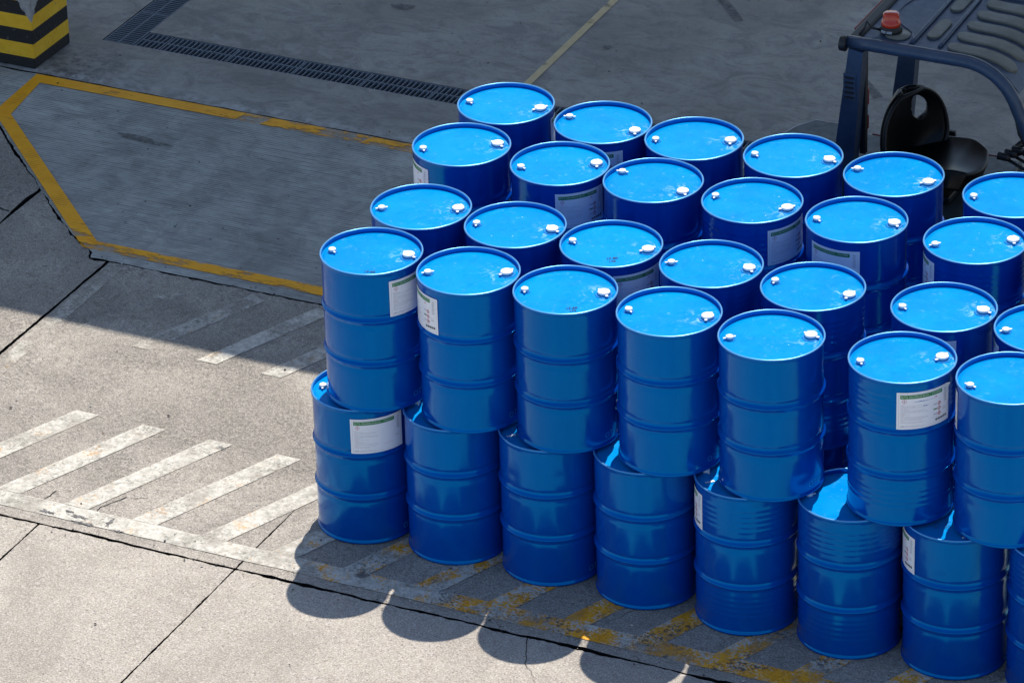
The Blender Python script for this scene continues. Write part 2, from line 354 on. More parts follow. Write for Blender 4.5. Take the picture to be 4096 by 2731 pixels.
# joint lines as pairs of ragged edges: (left/lower edge, right/upper edge)
def hjoint(x0, x1, y, hw, seed, amp=.006):
    c = [(x0, y), (x1, y)]
    return [(p[0], p[1] - hw) for p in jag(c, amp, seed)], [(p[0], p[1] + hw) for p in jag(c, amp, seed + 3)]
def vjoint(x, y0, y1, hw, seed, amp=.005):
    c = [(x, y0), (x, y1)]
    return [(p[0] - hw, p[1]) for p in jag(c, amp, seed)], [(p[0] + hw, p[1]) for p in jag(c, amp, seed + 3)]
XS = [-FAR, -3.82, -2.9, -1.6, -.3, FAR]
# south row of slabs (below the long joint)
south = [-FAR, -4.2, -2.9, -1.6, -.3, FAR]
for i in range(5):
    x0, x1 = south[i], south[i + 1]; w0 = .008 if i else 0; w1 = .008 if i < 4 else 0
    lo, _ = hjoint(max(x0, -12) + w0, min(x1, 14) - w1, yM, .011, 1.3, .014)
    poly = [(x0 + w0, -FAR), (x1 - w1, -FAR)]
    if x1 < 50:
        l, r = vjoint(x1, -4.5, yM - .02, .006, 20 + i + 1, .005); poly += l
    else: poly += [(x1, yM - .01)]
    poly += lo[::-1]
    if x0 > -50:
        l, r = vjoint(x0, -4.5, yM - .02, .006, 20 + i, .005); poly += r[::-1]
    else: poly += [(x0, yM - .01)]
    slab('concrete_slab', poly, M_ROUGH)
# north row of rough slabs, up to the ragged edge of the brushed bay
bayE = [(-3.03, 1.955), (-3.06, 2.02), (-3.33, 2.22), (-3.55, 2.41), (-3.78, 2.63), (-3.96, 2.81), (-4.33, 3.15), (-4.60, 3.42), (-5.55, 4.25)]
yC = 1.96
topS = lambda x0, x1: [(p[0], p[1] - .007) for p in jag([(x0, yC), (x1, yC)], .014, 5.1, .03, 9)]
_, upM = hjoint(-12, 14, yM, .011, 1.3, .014)
def upm(x0, x1): return [(x0, yM + .009)] + [p for p in upM if x0 < p[0] < x1] + [(x1, yM + .009)]
def north(x0, x1, w0, w1, top):
    poly = upm(x0 + w0, x1 - w1)
    if x1 < 50:
        l, r = vjoint(x1, yM + .03, 1.90, w1, 40 + x1, .005); poly += l
    poly += top[::-1]
    if x0 > -50:
        l, r = vjoint(x0, yM + .03, 1.90, w0, 40 + x0, .005); poly += r[::-1]
    slab('concrete_slab', poly, M_ROUGH)
north(-.3, 14., .005, 0., topS(-.295, 14.))
north(-2.9, -.3, .012, .005, topS(-2.888, -.305))
diag = [(p[0] - .008, p[1] - .008) for p in jag(bayE, .016, 7.7, .03, 9)]
d1 = [p for p in diag if p[0] > -3.83]
north(-3.84, -2.9, .010, .011, [(-3.83, d1[-1][1])] + d1[::-1] + [(-2.99, 1.93), (-2.915, 1.95)])
d2 = [p for p in diag if p[0] < -3.87]
poly = upm(-FAR, -3.86) + [(-3.856, 2.0), (-3.838, 2.13), (-3.862, 2.35), (-3.872, 2.55), (-3.855, 2.66)] + d2 + [(-FAR, 4.25)]
slab('concrete_slab', poly, M_ROUGH)
# brushed bay
bay = [(14, 1.962)] + [(p[0], p[1] + .004) for p in jag([(14, yC), (-3.0, yC)], .008, 12.4, .04, 6)] + jag(bayE, .010, 13.9, .03, 8) + [(-FAR, 4.25), (-FAR, 4.262)] + [(-9, 4.243)]
bay += jag([(-8.9, 4.243), (14, 4.243)], .010, 15.2, .04, 7)
slab('brushed_concrete_bay', bay, M_BRUSH, .002)
# smooth yard floor beyond, with the L-shaped drain trench left open
T0, T1 = 4.912, 5.152; A0, A1x = -4.665, -4.415; XE = 3.55; AT = 7.65
top = jag([(-FAR, 4.255), (-9, 4.255), (14, 4.255), (FAR, 4.255)], .010, 18.8, .04, 7)
slab('smooth_concrete_slab', top + [(FAR, T0), (XE, T0), (A1x - .0, T0), (A0, T0), (-FAR, T0)], M_SMOOTH, .003)
slab('smooth_concrete_slab', [(-FAR, T0), (A0, T0), (A0, AT), (-FAR, AT)], M_SMOOTH, .003)
slab('smooth_concrete_slab', [(A1x, T1), (XE, T1), (XE, AT), (A1x, AT)], M_SMOOTH, .003)
slab('smooth_concrete_slab', [(XE, T0), (FAR, T0), (FAR, AT), (XE, AT)], M_SMOOTH, .003)
slab('smooth_concrete_slab', [(-FAR, AT), (FAR, AT), (FAR, FAR), (-FAR, FAR)], M_SMOOTH, .003)
slab('concrete_slab', [(14.004, -1.069), (FAR, -1.069), (FAR, 4.25), (14.004, 4.25)], M_ROUGH)
tr = MB(); D = -.325
tr.box((A0 + .001, T0 + .001, D - .004), (XE - .001, T1 - .001, D), M_TRENCH); tr.box((A0 + .001, T1 + .002, D - .004), (A1x - .001, AT - .001, D), M_TRENCH)
tr.build('drain_trench', ground)
# hairline cracks: thin open slits are too fine to cut, so laid as narrow ragged strips of filler
def crack(pts, w0, seed):
    c = jag(pts, .012, seed, .02, 14); b = MB(); n = len(c); L = []; Rr = []
    for i, p in enumerate(c):
        t = Vector(c[min(i + 1, n - 1)]) - Vector(c[max(i - 1, 0)]); t.normalize(); ww = w0 * (.5 + .9 * abs(noise.noise(Vector((i * .4, seed, 0))))) * (1 - .8 * (i / n))
        L.append((p[0] - t.y * ww, p[1] + t.x * ww, .0035)); Rr.append((p[0] + t.y * ww, p[1] - t.x * ww, .0035))
    b.add(L + Rr, [(i, n + i, n + i + 1, i + 1) for i in range(n - 1)], M_BED); return b.build('hairline_crack', ground)
crack([(-3.87, 2.33), (-3.95, 2.34), (-4.2, 2.38), (-4.6, 2.6)], .009, 3)
crack([(1.55, -1.09), (1.62, -1.25), (1.66, -1.33), (1.80, -1.50)], .0035, 5)
crack([(1.98, -.60), (1.93, -.70), (1.88, -.80)], .003, 6)
crack([(-1.28, -.62), (-1.36, -.78), (-1.35, -.88)], .006, 8); crack([(-1.70, -.72), (-1.72, -.84), (-1.80, -.93)], .006, 9); crack([(-1.16, -.58), (-1.25, -.62)], .004, 10)
# broken-out spalls along the white line (dark ragged hollows)
def spall(cx, cy, rx, ry, seed):
    b = MB(); n = 44; P = []
    for i in range(n):
        a = 2 * PI * i / n; e = .75 + 1.1 * noise.noise(Vector((math.cos(a) * 3.2, math.sin(a) * 3.2, seed))) + .5 * noise.noise(Vector((math.cos(a) * 9, math.sin(a) * 9, seed)))
        P.append((cx + rx * e * math.cos(a), cy + ry * e * math.sin(a)))
    b.prism(P, .0052, .0062, M_SPALL); return b.build('spalled_patch', ground)
M_SPALL = mat('spalled_concrete', (.2, .185, .18), .95); k = NB(M_SPALL); k.base(k.ramp(k.noise(k.coord(), 40, 4, .7), [(.35, (.05, .05, .05)), (.6, (.24, .225, .21))]))
for cx, cy, rx, ry, sd in ((-1.62, -.955, .05, .018, 1), (-1.42, -.93, .055, .022, 2), (-1.36, -.985, .08, .014, 3), (-1.22, -.92, .02, .05, 4), (-1.13, -.985, .035, .012, 5), (-1.50, -.90, .03, .012, 6)):
    spall(cx, cy, rx, ry, sd)
# dark oil spots: flat stains with ragged outlines
M_OIL = mat('oil_stain', (.05, .05, .055), .6); k = NB(M_OIL); k.l(k.ramp(k.noise(k.coord(), 18, 4, .7), [(.35, .15), (.6, .62)]), k.b.inputs['Alpha'])
def stain(cx, cy, rx, ry, seed, rot=0.):
    b = MB(); n = 28; P = []
    for i in range(n):
        a = 2 * PI * i / n; e = 1 + .6 * noise.noise(Vector((math.cos(a) * 1.7, math.sin(a) * 1.7, seed))); x, y = rx * e * math.cos(a), ry * e * math.sin(a)
        P.append((cx + x * math.cos(rot) - y * math.sin(rot), cy + x * math.sin(rot) + y * math.cos(rot)))
    b.add([(p[0], p[1], .0075) for p in P], [tuple(range(n))], M_OIL); return b.build('oil_stain', ground)
for a in ((-2.93, 6.22, .09, .05, 1), (-3.58, 3.60, .20, .035, 2, -.1), (-1.28, 6.15, .035, .03, 3), (2.55, 5.2, .10, .05, 4, .8), (3.0, 5.05, .08, .03, 5), (2.9, 4.75, .06, .04, 6), (3.25, 5.0, .05, .02, 7),
          (-4.4, 3.2, .02, .015, 8), (-1.05, .1, .03, .02, 9), (.62, -.50, .07, .045, 10, .4), (.40, -.865, .04, .035, 11), (2.75, 5.5, .05, .03, 12), (3.2, 4.6, .05, .03, 13)):
    stain(*a)
# tyre marks
def strip(pts, w, mt, z, name, kind=None):
    n = len(pts); L = off(pts, w / 2); Rr = off(pts, -w / 2); b = MB()
    b.add([(p[0], p[1], z) for p in L + Rr], [(i, n + i, n + i + 1, i + 1) for i in range(n - 1)], mt); return b.build(name, ground)
strip([(-.90, 7.24), (-.72, 7.05), (-.60, 6.90)], .07, M_OIL, .0085, 'tyre_mark'); strip([(.42, 6.46), (.6, 6.3), (.78, 6.1)], .07, M_OIL, .0085, 'tyre_mark')
strip([(1.05, 5.9), (1.35, 5.6), (1.45, 5.42)], .08, M_OIL, .0085, 'tyre_mark')

# loose grit and crumbs lying about (nobody could count it)
b = MB(); rg = random.Random(11); gm = [mat('grit_dark', (.06, .055, .05), .9), mat('grit_pale', (.50, .47, .42), .9), mat('grit_rust', (.22, .10, .05), .9)]
for i in range(620):
    x, y = rg.uniform(-5, 3.5), rg.uniform(-2.6, 7.4)
    if rg.random() < .45: y = -1.08 + rg.gauss(0, .05) if rg.random() < .5 else 1.97 + rg.gauss(0, .04)
    if T0 - .02 < y < T1 + .02 or (A0 < x < A1x and y > 4.9): continue
    q_ = rg.choice((.003, .004, .005, .007, .010)); a = rg.uniform(0, 6.3); z = .0085
    P = [(x + q_ * rg.uniform(.6, 1.3) * math.cos(a + t), y + q_ * rg.uniform(.5, 1.2) * math.sin(a + t), z) for t in (0, 1.6, 3.1, 4.7)]
    b.add(P + [(x, y, z + q_ * .7)], [(0, 1, 4), (1, 2, 4), (2, 3, 4), (3, 0, 4)], gm[0 if rg.random() < .6 else (1 if rg.random() < .75 else 2)])
tag(b.build('loose_grit'), 'loose grit and concrete crumbs scattered over the yard', 'grit', kind='stuff')

# ------------------------------------------------------------------ painted markings (sheets 4 mm above the slabs)
def quad(name, pts, mt, z=.0042): 
    b = MB(); b.add([(x, y, z) for x, y in pts], [tuple(range(len(pts)))], mt); return b.build(name, ground)
def ring(name, outer, inner, mt, z=.0062):
    b = MB(); n = len(outer); b.add([(x, y, z) for x, y in outer + inner], [(i, i + 1, n + i + 1, n + i) for i in range(n - 1)], mt); return b.build(name, ground)
M_YFADE = paint('nearly_gone_yellow_paint', 'yellowgone')
ring('yellow_bay_line', [(-3.12, 4.236), (-4.80, 4.236), (-4.76, 3.595), (-3.155, 2.06), (9, 2.06)], [(-3.16, 4.118), (-4.705, 4.118), (-4.63, 3.605), (-3.11, 2.17), (9, 2.17)], M_YEL)
for x0, x1, mt in ((-3.115, -2.93, M_YFADE), (-2.925, -2.39, M_YEL), (-2.385, -2.16, M_YFADE), (-2.155, 6, M_YEL)): quad('yellow_bay_line', [(x0 - .04, 4.118), (x1 - .04, 4.118), (x1, 4.236), (x0, 4.236)], mt, .0062)
le = jag([(-8, -.985), (9, -.985)], .006, 31, .05); ue = jag([(-8, -.835), (9, -.835)], .006, 33, .05)
b = MB(); n = len(le); b.add([(x, y, .0042) for x, y in le + ue], [(i, i + 1, n + i + 1, n + i) for i in range(n - 1)], M_WHITE); b.build('white_border_line', ground)
for i in range(-3, 17):
    x = -1.12 + .462 * i; pts = [(x, -.833), (x + .165, -.833), (x + .165 + .415, .17), (x + .42, .17)]
    quad('hatching_stripe', pts, M_WHITE)
for i, x in enumerate((-4.0, -3.55, -3.1, -2.66, -2.19, -1.72, -1.27, -.81, -.35, .11, .57, 1.03)):
    mt = M_GHOST if x < -2.5 else (M_FADED if x < -2 else M_WHITE)
    if x < -3.0: continue
    quad('hatching_stripe', [(x, 1.01), (x + .14, 1.01), (x + .49, 1.86), (x + .37, 1.91)], mt if x > -1.9 else mt)
quad('hatching_edge_line', [(-2.85, .35), (-2.74, .35), (-2.76, 1.88), (-2.87, 1.88)], M_GHOST)
quad('floor_line', [(-1.570, 5.2), (-1.512, 5.2), (-1.578, 8.9), (-1.636, 8.9)], M_CREAM, .0072)

# ------------------------------------------------------------------ drain grates
GL = .53; GW = .236
fr = MB(); fr.box((.004, 0, -.03), (GL - .004, .006, -.003), M_STEEL); fr.box((.004, GW - .006, -.03), (GL - .004, GW, -.003), M_STEEL)
fr.box((.004, .0065, -.03), (.010, GW - .0065, -.003), M_STEEL); fr.box((GL - .010, .0065, -.03), (GL - .004, GW - .0065, -.003), M_STEEL); frame_me = fr.mesh('frame')
b1 = MB(); b1.box((-.003, .0065, -.028), (.003, GW - .0065, -.004), M_STEEL); bar_me = b1.mesh('cross_bar')
r1 = MB(); r1.box((.0105, GW / 2 - .003, -.024), (GL - .0105, GW / 2 + .003, -.0025), M_STEEL); rod_me = r1.mesh('centre_rod')
def grate(x, y, rz, nb, label):
    t = empty('drain_grate', (x, y, .004), rz); tag(t, label, 'drain grate', 'steel grates over the drain channel')
    link('frame', frame_me, t); link('centre_rod', rod_me, t)
    for i in range(nb): link('cross_bar', bar_me, t, ((i + 1) * GL / (nb + 1), 0, 0))
gx = -4.41 + .205
sf = MB(); L = .19
sf.box((0, 0, -.03), (L, .006, -.003), M_STEEL); sf.box((0, GW - .006, -.03), (L, GW, -.003), M_STEEL); sf.box((0, .0065, -.03), (.006, GW - .0065, -.003), M_STEEL); sf.box((L - .006, .0065, -.03), (L, GW - .0065, -.003), M_STEEL)
t = empty('drain_grate', (-4.405, T0 + .002, .004)); tag(t, 'short steel grate piece filling the corner where the two drain channels meet', 'drain grate', 'steel grates over the drain channel')
sf.build('frame', t); r2 = MB(); r2.box((.0065, GW / 2 - .003, -.024), (L - .0065, GW / 2 + .003, -.0025), M_STEEL); r2.build('centre_rod', t)
for i in range(4): link('cross_bar', bar_me, t, ((i + 1) * L / 5, 0, 0))
ordw = ['first', 'second', 'third', 'fourth', 'fifth']
for i in range(14):
    lab = ('%s full-length steel grate from the corner along the channel towards the drums' % ordw[i]) if i < 5 else 'steel channel grate mostly hidden behind the back row of blue drums'
    grate(gx + i * .5305, T0 + .002, 0, 13, lab)
for i in range(5):
    lab = ['steel grate forming the corner end of the channel that runs off past the striped column', 'steel grate cut by the top edge of the photo, second from the channel corner'][i] if i < 2 else 'steel grate of the far channel arm beyond the top edge of the photo'
    grate(A1x - .006, T0 + .008 + i * .5305, PI / 2, 16, lab)

# ------------------------------------------------------------------ striped column and the canopy it carries
M_COL = mat('striped_column_paint', rough=.6); k = NB(M_COL); v = k.coord(); sp = k.sep(v)
q = k.math('FLOOR', k.math('DIVIDE', k.math('SUBTRACT', sp[2], -.022), .107)); odd = k.math('MODULO', q, 2.)
yc = k.ramp(k.noise(v, 10, 4, .6), [(.3, (.84, .45, .01)), (.7, (.95, .56, .03))])
c = k.mix(odd, (.012, .012, .014), yc)
scf = k.ramp(k.noise(v, 26, 4, .7), [(.66, 0.), (.70, 1.)]); c = k.mix(k.math('MULTIPLY', scf, .7), c, (.22, .21, .2))
ex = k.math('SUBTRACT', -4.85, sp[0]); ey = k.math('SUBTRACT', sp[1], 4.30); ed = k.math('ADD', ex, ey)
chipn = k.math('ADD', ed, k.math('MULTIPLY', k.noise(v, 16, 4, .7), .10)); zc = k.math('MULTIPLY', k.math('MAXIMUM', k.math('SUBTRACT', sp[2], .34), 0.), .75)
chip = k.ramp(k.math('SUBTRACT', chipn, zc), [(.03, 1.), (.036, 0.)]); chip = k.math('MULTIPLY', chip, k.math('GREATER_THAN', sp[2], .345))
c = k.mix(chip, c, k.ramp(k.noise(v, 30, 4, .7), [(.3, (.25, .24, .24)), (.7, (.45, .44, .42))])); k.base(c); k.norm(k.bump(k.math('SUBTRACT', k.noise(v, 40, 3), k.math('MULTIPLY', chip, 1.5)), .5, .01))
M_CONC = mat('column_concrete', (.40, .39, .37), .85)
colm = empty('concrete_column', (-5.09, 4.54, 0)); tag(colm, 'square concrete column with black and yellow warning stripes and a chipped corner', 'column')
b = MB(); b.bbox((-5.33, 4.30, .004), (-4.85, 4.78, 1.5), M_COL, .008); o = b.build('striped_base', colm); o.matrix_parent_inverse = Matrix.Translation((5.09, -4.54, 0))
b = MB(); b.bbox((-5.33, 4.30, 1.502), (-4.85, 4.78, 6.40), M_CONC, .008); o = b.build('upper_shaft', colm); o.matrix_parent_inverse = Matrix.Translation((5.09, -4.54, 0))
M_ROOF = mat('canopy_sheet', (.33, .34, .36), .6)
HC = 6.5; edgeY = 1.245 + HC * .797 / 1.764
can = empty('loading_canopy', (0, edgeY, HC)); tag(can, 'flat grey loading canopy over the yard that throws the straight edged shade', 'canopy')
b = MB(); b.prism([(-30, 0), (-.90, 0), (-.90, .15), (30, .15), (30, 7.0), (-30, 7.0)], 0, .25, M_ROOF); b.build('roof_deck', can)  # edge stepped back on one side, notch added to keep back-row lids sunlit
for x in range(-28, 29, 4): b = MB(); b.box((x, .5, -.1), (x + .16, 6.8, -.003), M_ROOF); b.build('roof_beam', can)

# ------------------------------------------------------------------ drums
DR = .2855; DH = .882
def gauss(x, m, s): return math.exp(-((x - m) / s) ** 2)
def body_mesh(name, ribbed, seed, dents):
    rng = random.Random(seed); zs = [.03, .07]
    z = .03
    prof = [(.0, .012), (.272, .012), (.279, .008), (.282, .0005), (.2885, .0), (.2920, .004), (.2925, .010), (.2895, .016), (.2860, .021)]
    zz = []
    z = .028
    while z < .848:
        near = min(abs(z - .300), abs(z - .577)); zz.append(z)
        rb = ribbed and (.10 < z < .25 or .64 < z < .84)
        z += .0045 if near < .045 else (.0075 if rb else .02)
    for z in zz:
        r = DR + .0115 * gauss(z, .300, .0092) + .0115 * gauss(z, .577, .0092)
        r -= .0042 * (gauss(z, .272, .010) + gauss(z, .328, .010) + gauss(z, .549, .010) + gauss(z, .605, .010))
        prof.append((r, z))
    prof += [(DR, .850), (.2862, .8575), (.2868, .862), (.284, .8625)]
    dl = [(rng.uniform(0, 2 * PI), rng.uniform(.08, .8), rng.uniform(.018, .055), rng.uniform(.0015, .0045)) for _ in range(dents)]
    ph = [rng.uniform(0, 6) for _ in range(4)]
    def rf(a, z, r):
        if r < .283 or z < .025 or z > .855: return 0
        e = .0006 * math.sin(2 * a + ph[0] + 3 * z) + .0004 * math.sin(5 * a + ph[1] - 7 * z) + .0003 * math.sin(3 * a + 11 * z + ph[2])
        if ribbed:
            win = .5 + .5 * math.tanh(4 * (math.cos(4 * a + ph[3]) + .75))
            for zr in (.665, .698, .731, .764, .797): e += .0026 * win * gauss(z, zr, .009)
            for zr in (.115, .148, .181, .214): e += .0022 * gauss(z, zr, .009)
        for da, dz, ds, dd in dl:
            u = ((a - da + PI) % (2 * PI) - PI) * DR
            q = (u / ds) ** 2 + ((z - dz) / (ds * .6)) ** 2
            if q < 9: e -= dd * math.exp(-q)
        return e
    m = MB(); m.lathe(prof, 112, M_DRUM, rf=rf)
    # welded side seam
    a0 = 1.1; m.add([((DR + .0012) * math.cos(a), (DR + .0012) * math.sin(a), z) for a in (a0, a0 + .009) for z in (.03, .27)], [(0, 2, 3, 1)], M_DRUM)
    m.add([((DR + .0012) * math.cos(a), (DR + .0012) * math.sin(a), z) for a in (a0, a0 + .009) for z in (.33, .545)], [(0, 2, 3, 1)], M_DRUM)
    m.add([((DR + .0012) * math.cos(a), (DR + .0012) * math.sin(a), z) for a in (a0, a0 + .009) for z in (.61, .848)], [(0, 2, 3, 1)], M_DRUM)
    return m.mesh(name)
def rim_mesh():
    m = MB(); m.lathe([(.2866, .8595), (.2900, .8612), (.2925, .8655), (.2930, .8720), (.2924, .8768)], 112, M_DRUM)
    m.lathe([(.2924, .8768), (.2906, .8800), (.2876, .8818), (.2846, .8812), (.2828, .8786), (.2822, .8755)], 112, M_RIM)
    m.lathe([(.2822, .8755), (.2826, .8560), (.2830, .8530)], 112, M_DRUM)
    vs = []
    for x, y, z in m.v:
        a = math.atan2(y, x); e = .0009 * noise.noise(Vector((x * 9, y * 9, 3.))) + .0005 * noise.noise(Vector((x * 40, y * 40, 5.)))
        vs.append((x * (1 + e), y * (1 + e), z + (e if z > .87 else 0)))
    m.v = vs; return m.mesh('rim')
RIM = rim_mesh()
plain = [body_mesh('body', False, 100 + i, 6 + i) for i in range(5)]; ribb = [body_mesh('body', True, 200 + i, 4) for i in range(3)]
def lid_mesh(seed):
    rng = random.Random(seed); ph = [rng.uniform(0, 6) for _ in range(3)]; m = MB()
    prof = [(.2826, .852), (.2795, .8505), (.2740, .8510), (.2690, .8540), (.2640, .8560)] + [(.2640 - i * .022, .8562 + .0006 * math.sin(i)) for i in range(1, 12)] + [(.0, .8572)]
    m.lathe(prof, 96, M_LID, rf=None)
    vs = []
    for (x, y, z) in m.v:
        r = math.hypot(x, y); e = 0 if r > .262 else .0012 * math.sin(7 * x + ph[0]) * math.cos(6 * y + ph[1]) * (1 - r / .262) ** .5
        vs.append((x, y, z + e))
    m.v = vs; return m.mesh('lid')
lids = [lid_mesh(i) for i in range(3)]
def flange_mesh(r):
    m = MB(); m.lathe([(r * 1.45, 0), (r * 1.38, .004), (r * 1.12, .0045), (r * 1.05, .010), (0, .010)], 8, M_FLANGE, smooth=False); return m.mesh('bung_flange')
def cap_mesh(r, ta):
    m = MB(); h = .0135
    m.lathe([(0, 0), (r * .96, 0), (r, .003), (r, h - .004), (r * .96, h - .001), (r * .9, h), (0, h)], 28, M_CAP)
    for a in ta:
        n = 10; P = [(r * .92 * math.cos(a) + (r * .18 + .002) * math.cos(2 * PI * i / n) + .006 * math.cos(a), r * .92 * math.sin(a) + (r * .18 + .002) * math.sin(2 * PI * i / n) + .006 * math.sin(a)) for i in range(n)]
        m.prism(P, .001, .005, M_CAP); P2 = [(x + .006 * math.cos(a), y + .006 * math.sin(a)) for x, y in P]; m.prism(P2, .0012, .0052, M_CAP)
    return m.mesh('bung_cap')
FB, FS = flange_mesh(.036), flange_mesh(.0215)
caps_b = [cap_mesh(.0350, (a, a + 2.9)) for a in (-.6, .9, 2.3, -1.6)]; caps_s = [cap_mesh(.0212, (a, a + 3.0)) for a in (-.9, .4, 1.8)]

# ---- text and paper labels
def text_mesh(body, size, bold=0.):
    cu_ = bpy.data.curves.new('t', 'FONT'); cu_.body = body; cu_.size = size; cu_.offset = bold; cu_.resolution_u = 2; cu_.align_x = 'LEFT'
    o = bpy.data.objects.new('t', cu_); col.objects.link(o); dg = bpy.context.evaluated_depsgraph_get(); dg.update()
    me = bpy.data.meshes.new_from_object(o.evaluated_get(dg)); vs = [tuple(v.co) for v in me.vertices]; fs = [tuple(p.vertices) for p in me.polygons]
    bpy.data.objects.remove(o); bpy.data.curves.remove(cu_); bpy.data.meshes.remove(me); return vs, fs
RL = DR + .0035
LW, LH = .318, .222
LZ = .600
def label_mesh(seed, style):
    rng = random.Random(seed); m = MB()
    def wrap(x, y, o): 
        curl = 0.
        if style == 2 and x > LW - .02 and y > LH - .03: curl = ((x - LW + .02) / .02) * ((y - LH + .03) / .03) * .012
        wv = .0007 * noise.noise(Vector((x * 22, y * 22, seed)))
        a = x / DR; r = RL + o + curl + wv; return (r * math.cos(a), r * math.sin(a), LZ + y)
    def rect(x0, y0, x1, y1, mt, o):
        n = max(1, int((x1 - x0) / .008)); vs = []
        for i in range(n + 1):
            x = x0 + (x1 - x0) * i / n; vs += [wrap(x, y0, o), wrap(x, y1, o)]
        m.add(vs, [(2 * i, 2 * i + 2, 2 * i + 3, 2 * i + 1) for i in range(n)], mt, mt is M_PAPER)
    ny = 8
    for j in range(ny): rect(0, LH * j / ny, LW, LH * (j + 1) / ny, M_PAPER, 0)
    o1 = .0006; o2 = .0009
    bo = .011
    for (x0, y0, x1, y1) in ((bo, bo, LW - bo, bo + .0012), (bo, LH - bo, LW - bo, LH - bo + .0012), (bo, bo, bo + .0012, LH - bo), (LW - bo, bo, LW - bo + .0012, LH - bo)): rect(x0, y0, x1, y1, M_GREYINK, o1)
    rect(.019, LH - .038, .262, LH - .016, M_GREEN, o1); rect(.183, LH - .035, .1836, LH - .018, M_PAPER, o2)
    def txt(s, x, y, size, mt, width=None, bold=0.):
        vs, fs = text_mesh(s, size, bold)
        if not vs: return
        w = max(p[0] for p in vs); kx = (width / w) if width else 1.
        m.add([wrap(x + p[0] * kx, y + p[1], o2) for p in vs], fs, mt)
    txt('BUTYL CELLOSOLVE (B.G.E)', .024, LH - .0308, .0125, M_PAPER, .150, .0)
    txt('\u0e1a\u0e34\u0e27\u0e17\u0e34\u0e25\u0e40\u0e0b\u0e25\u0e42\u0e25\u0e42\u0e0b\u0e25\u0e4c\u0e1f', .192, LH - .0300, .0120, M_PAPER, .062, .0)
    # hazard diamond with exclamation mark
    cx, cy, s = .041, LH - .054, .0145
    for a in range(4):
        p0 = (cx + s * math.cos(a * PI / 2), cy + s * math.sin(a * PI / 2)); p1 = (cx + s * math.cos((a + 1) * PI / 2), cy + s * math.sin((a + 1) * PI / 2))
        q0 = (cx + (s - .0022) * math.cos(a * PI / 2), cy + (s - .0022) * math.sin(a * PI / 2)); q1 = (cx + (s - .0022) * math.cos((a + 1) * PI / 2), cy + (s - .0022) * math.sin((a + 1) * PI / 2))
        m.add([wrap(*p0, o2), wrap(*p1, o2), wrap(*q1, o2), wrap(*q0, o2)], [(0, 1, 2, 3)], M_RED)
    txt('!', cx - .0022, cy - .006, .016, M_INK, None, .0006)
    def words(x, y, w, mt, h=.0016):
        xx = x
        while xx < x + w:
            l = rng.uniform(.012, .035); l = min(l, x + w - xx); rect(xx, y, xx + l, y + h, mt, o1); xx += l + .003
    y = LH - .077
    for (kd, nl) in (('r', 3), ('r', 4), ('r', 1), ('r', 5), ('r', 2)):
        words(.020, y, rng.uniform(.016, .04), M_PINK); y -= .0057
        for i in range(nl): words(.022, y, rng.choice((.05, .09, .135, .14)) * rng.uniform(.85, 1), M_GREYINK, .0015); y -= .0057
    # maker's mark of three triangles and the address line
    for i in range(3):
        x = .021 + i * .0072; m.add([wrap(x, .0155, o2), wrap(x + .008, .0155, o2), wrap(x + .004, .0235, o2)], [(0, 1, 2)], M_GREYINK)
    words(.047, .020, .07, M_GREYINK, .0012); words(.047, .0165, .10, M_GREYINK, .0012)
    # data column on the right
    for i in range(6):
        yy = LH - .022 - i * .014; rect(.270, yy - .010, .302, yy - .0095, M_GREYINK, o1); words(.272, yy, .02, M_GREYINK, .0014); words(.280, yy - .006, .018, M_INK, .0022)
    words(.262, .09, .03, M_GREYINK, .002); words(.268, .078, .026, M_INK, .002)
    if style >= 1:
        m.add([wrap(.205, LH - .062, o2), wrap(.222, LH - .046, o2), wrap(.229, LH - .058, o2), wrap(.222, LH - .051, o2)], [(0, 1, 2, 3)][:0] or [(0, 3, 1), (3, 2, 1)], M_RED)
        for i in range(5):
            x = .225 + i * .0165; yy = .030 + .0012 * i; n = 14; rr = .0072
            vs = [wrap(x + rr * math.cos(2 * PI * q / n), yy + rr * math.sin(2 * PI * q / n), o2) for q in range(n)] + [wrap(x + rr * .5 * math.cos(2 * PI * q / n), yy + rr * .5 * math.sin(2 * PI * q / n), o2) for q in range(n)]
            m.add(vs, [(q, (q + 1) % n, n + (q + 1) % n, n + q) for q in range(n)], M_INK)
            rect(x - .001, yy - .003, x + .0015, yy + .003, M_INK, o2)
        for i in range(3):
            x, yy = .243, .124 - i * .030; s = .0135
            for (a, b_) in (((-s, 0), (0, s)), ((0, s), (s, 0)), ((s, 0), (0, -s)), ((0, -s), (-s, 0))):
                f = .68; m.add([wrap(x + a[0], yy + a[1], o2), wrap(x + b_[0], yy + b_[1], o2), wrap(x + b_[0] * f, yy + b_[1] * f, o2), wrap(x + a[0] * f, yy + a[1] * f, o2)], [(0, 1, 2, 3)], M_RED)
            rect(x - .003, yy - .003, x + .003, yy + .003, M_INK, o1); rect(.205, yy - .003, .228, yy + .004, M_GREEN if i % 2 else M_GREYINK, o1)
    words(.19, .048, .06, M_PINK, .0014)
    return m.mesh('paper_label')
labels = [label_mesh(1, 0), label_mesh(2, 1), label_mesh(3, 2), label_mesh(4, 1)]
def lid_text(s, size, mt, name='handwriting'):
    vs, fs = text_mesh(s, size, .0016 if mt is M_CHALK else .0007); m = MB(); cx = (max(p[0] for p in vs)) / 2
    m.add([(p[0] - cx, p[1], 0) for p in vs], fs, mt); return m.mesh(name)
W1680 = lid_text('16.80', .026, M_CHALK); WNET = lid_text('NET', .048, M_EMB, 'lettering'); WBU = lid_text('BU', .048, M_EMB, 'lettering')
P1760 = lid_text('17-60', .028, M_PEN); P179 = lid_text('179', .026, M_PEN); P178 = lid_text('178', .026, M_PEN); P1780 = lid_text('17-80', .028, M_PEN)
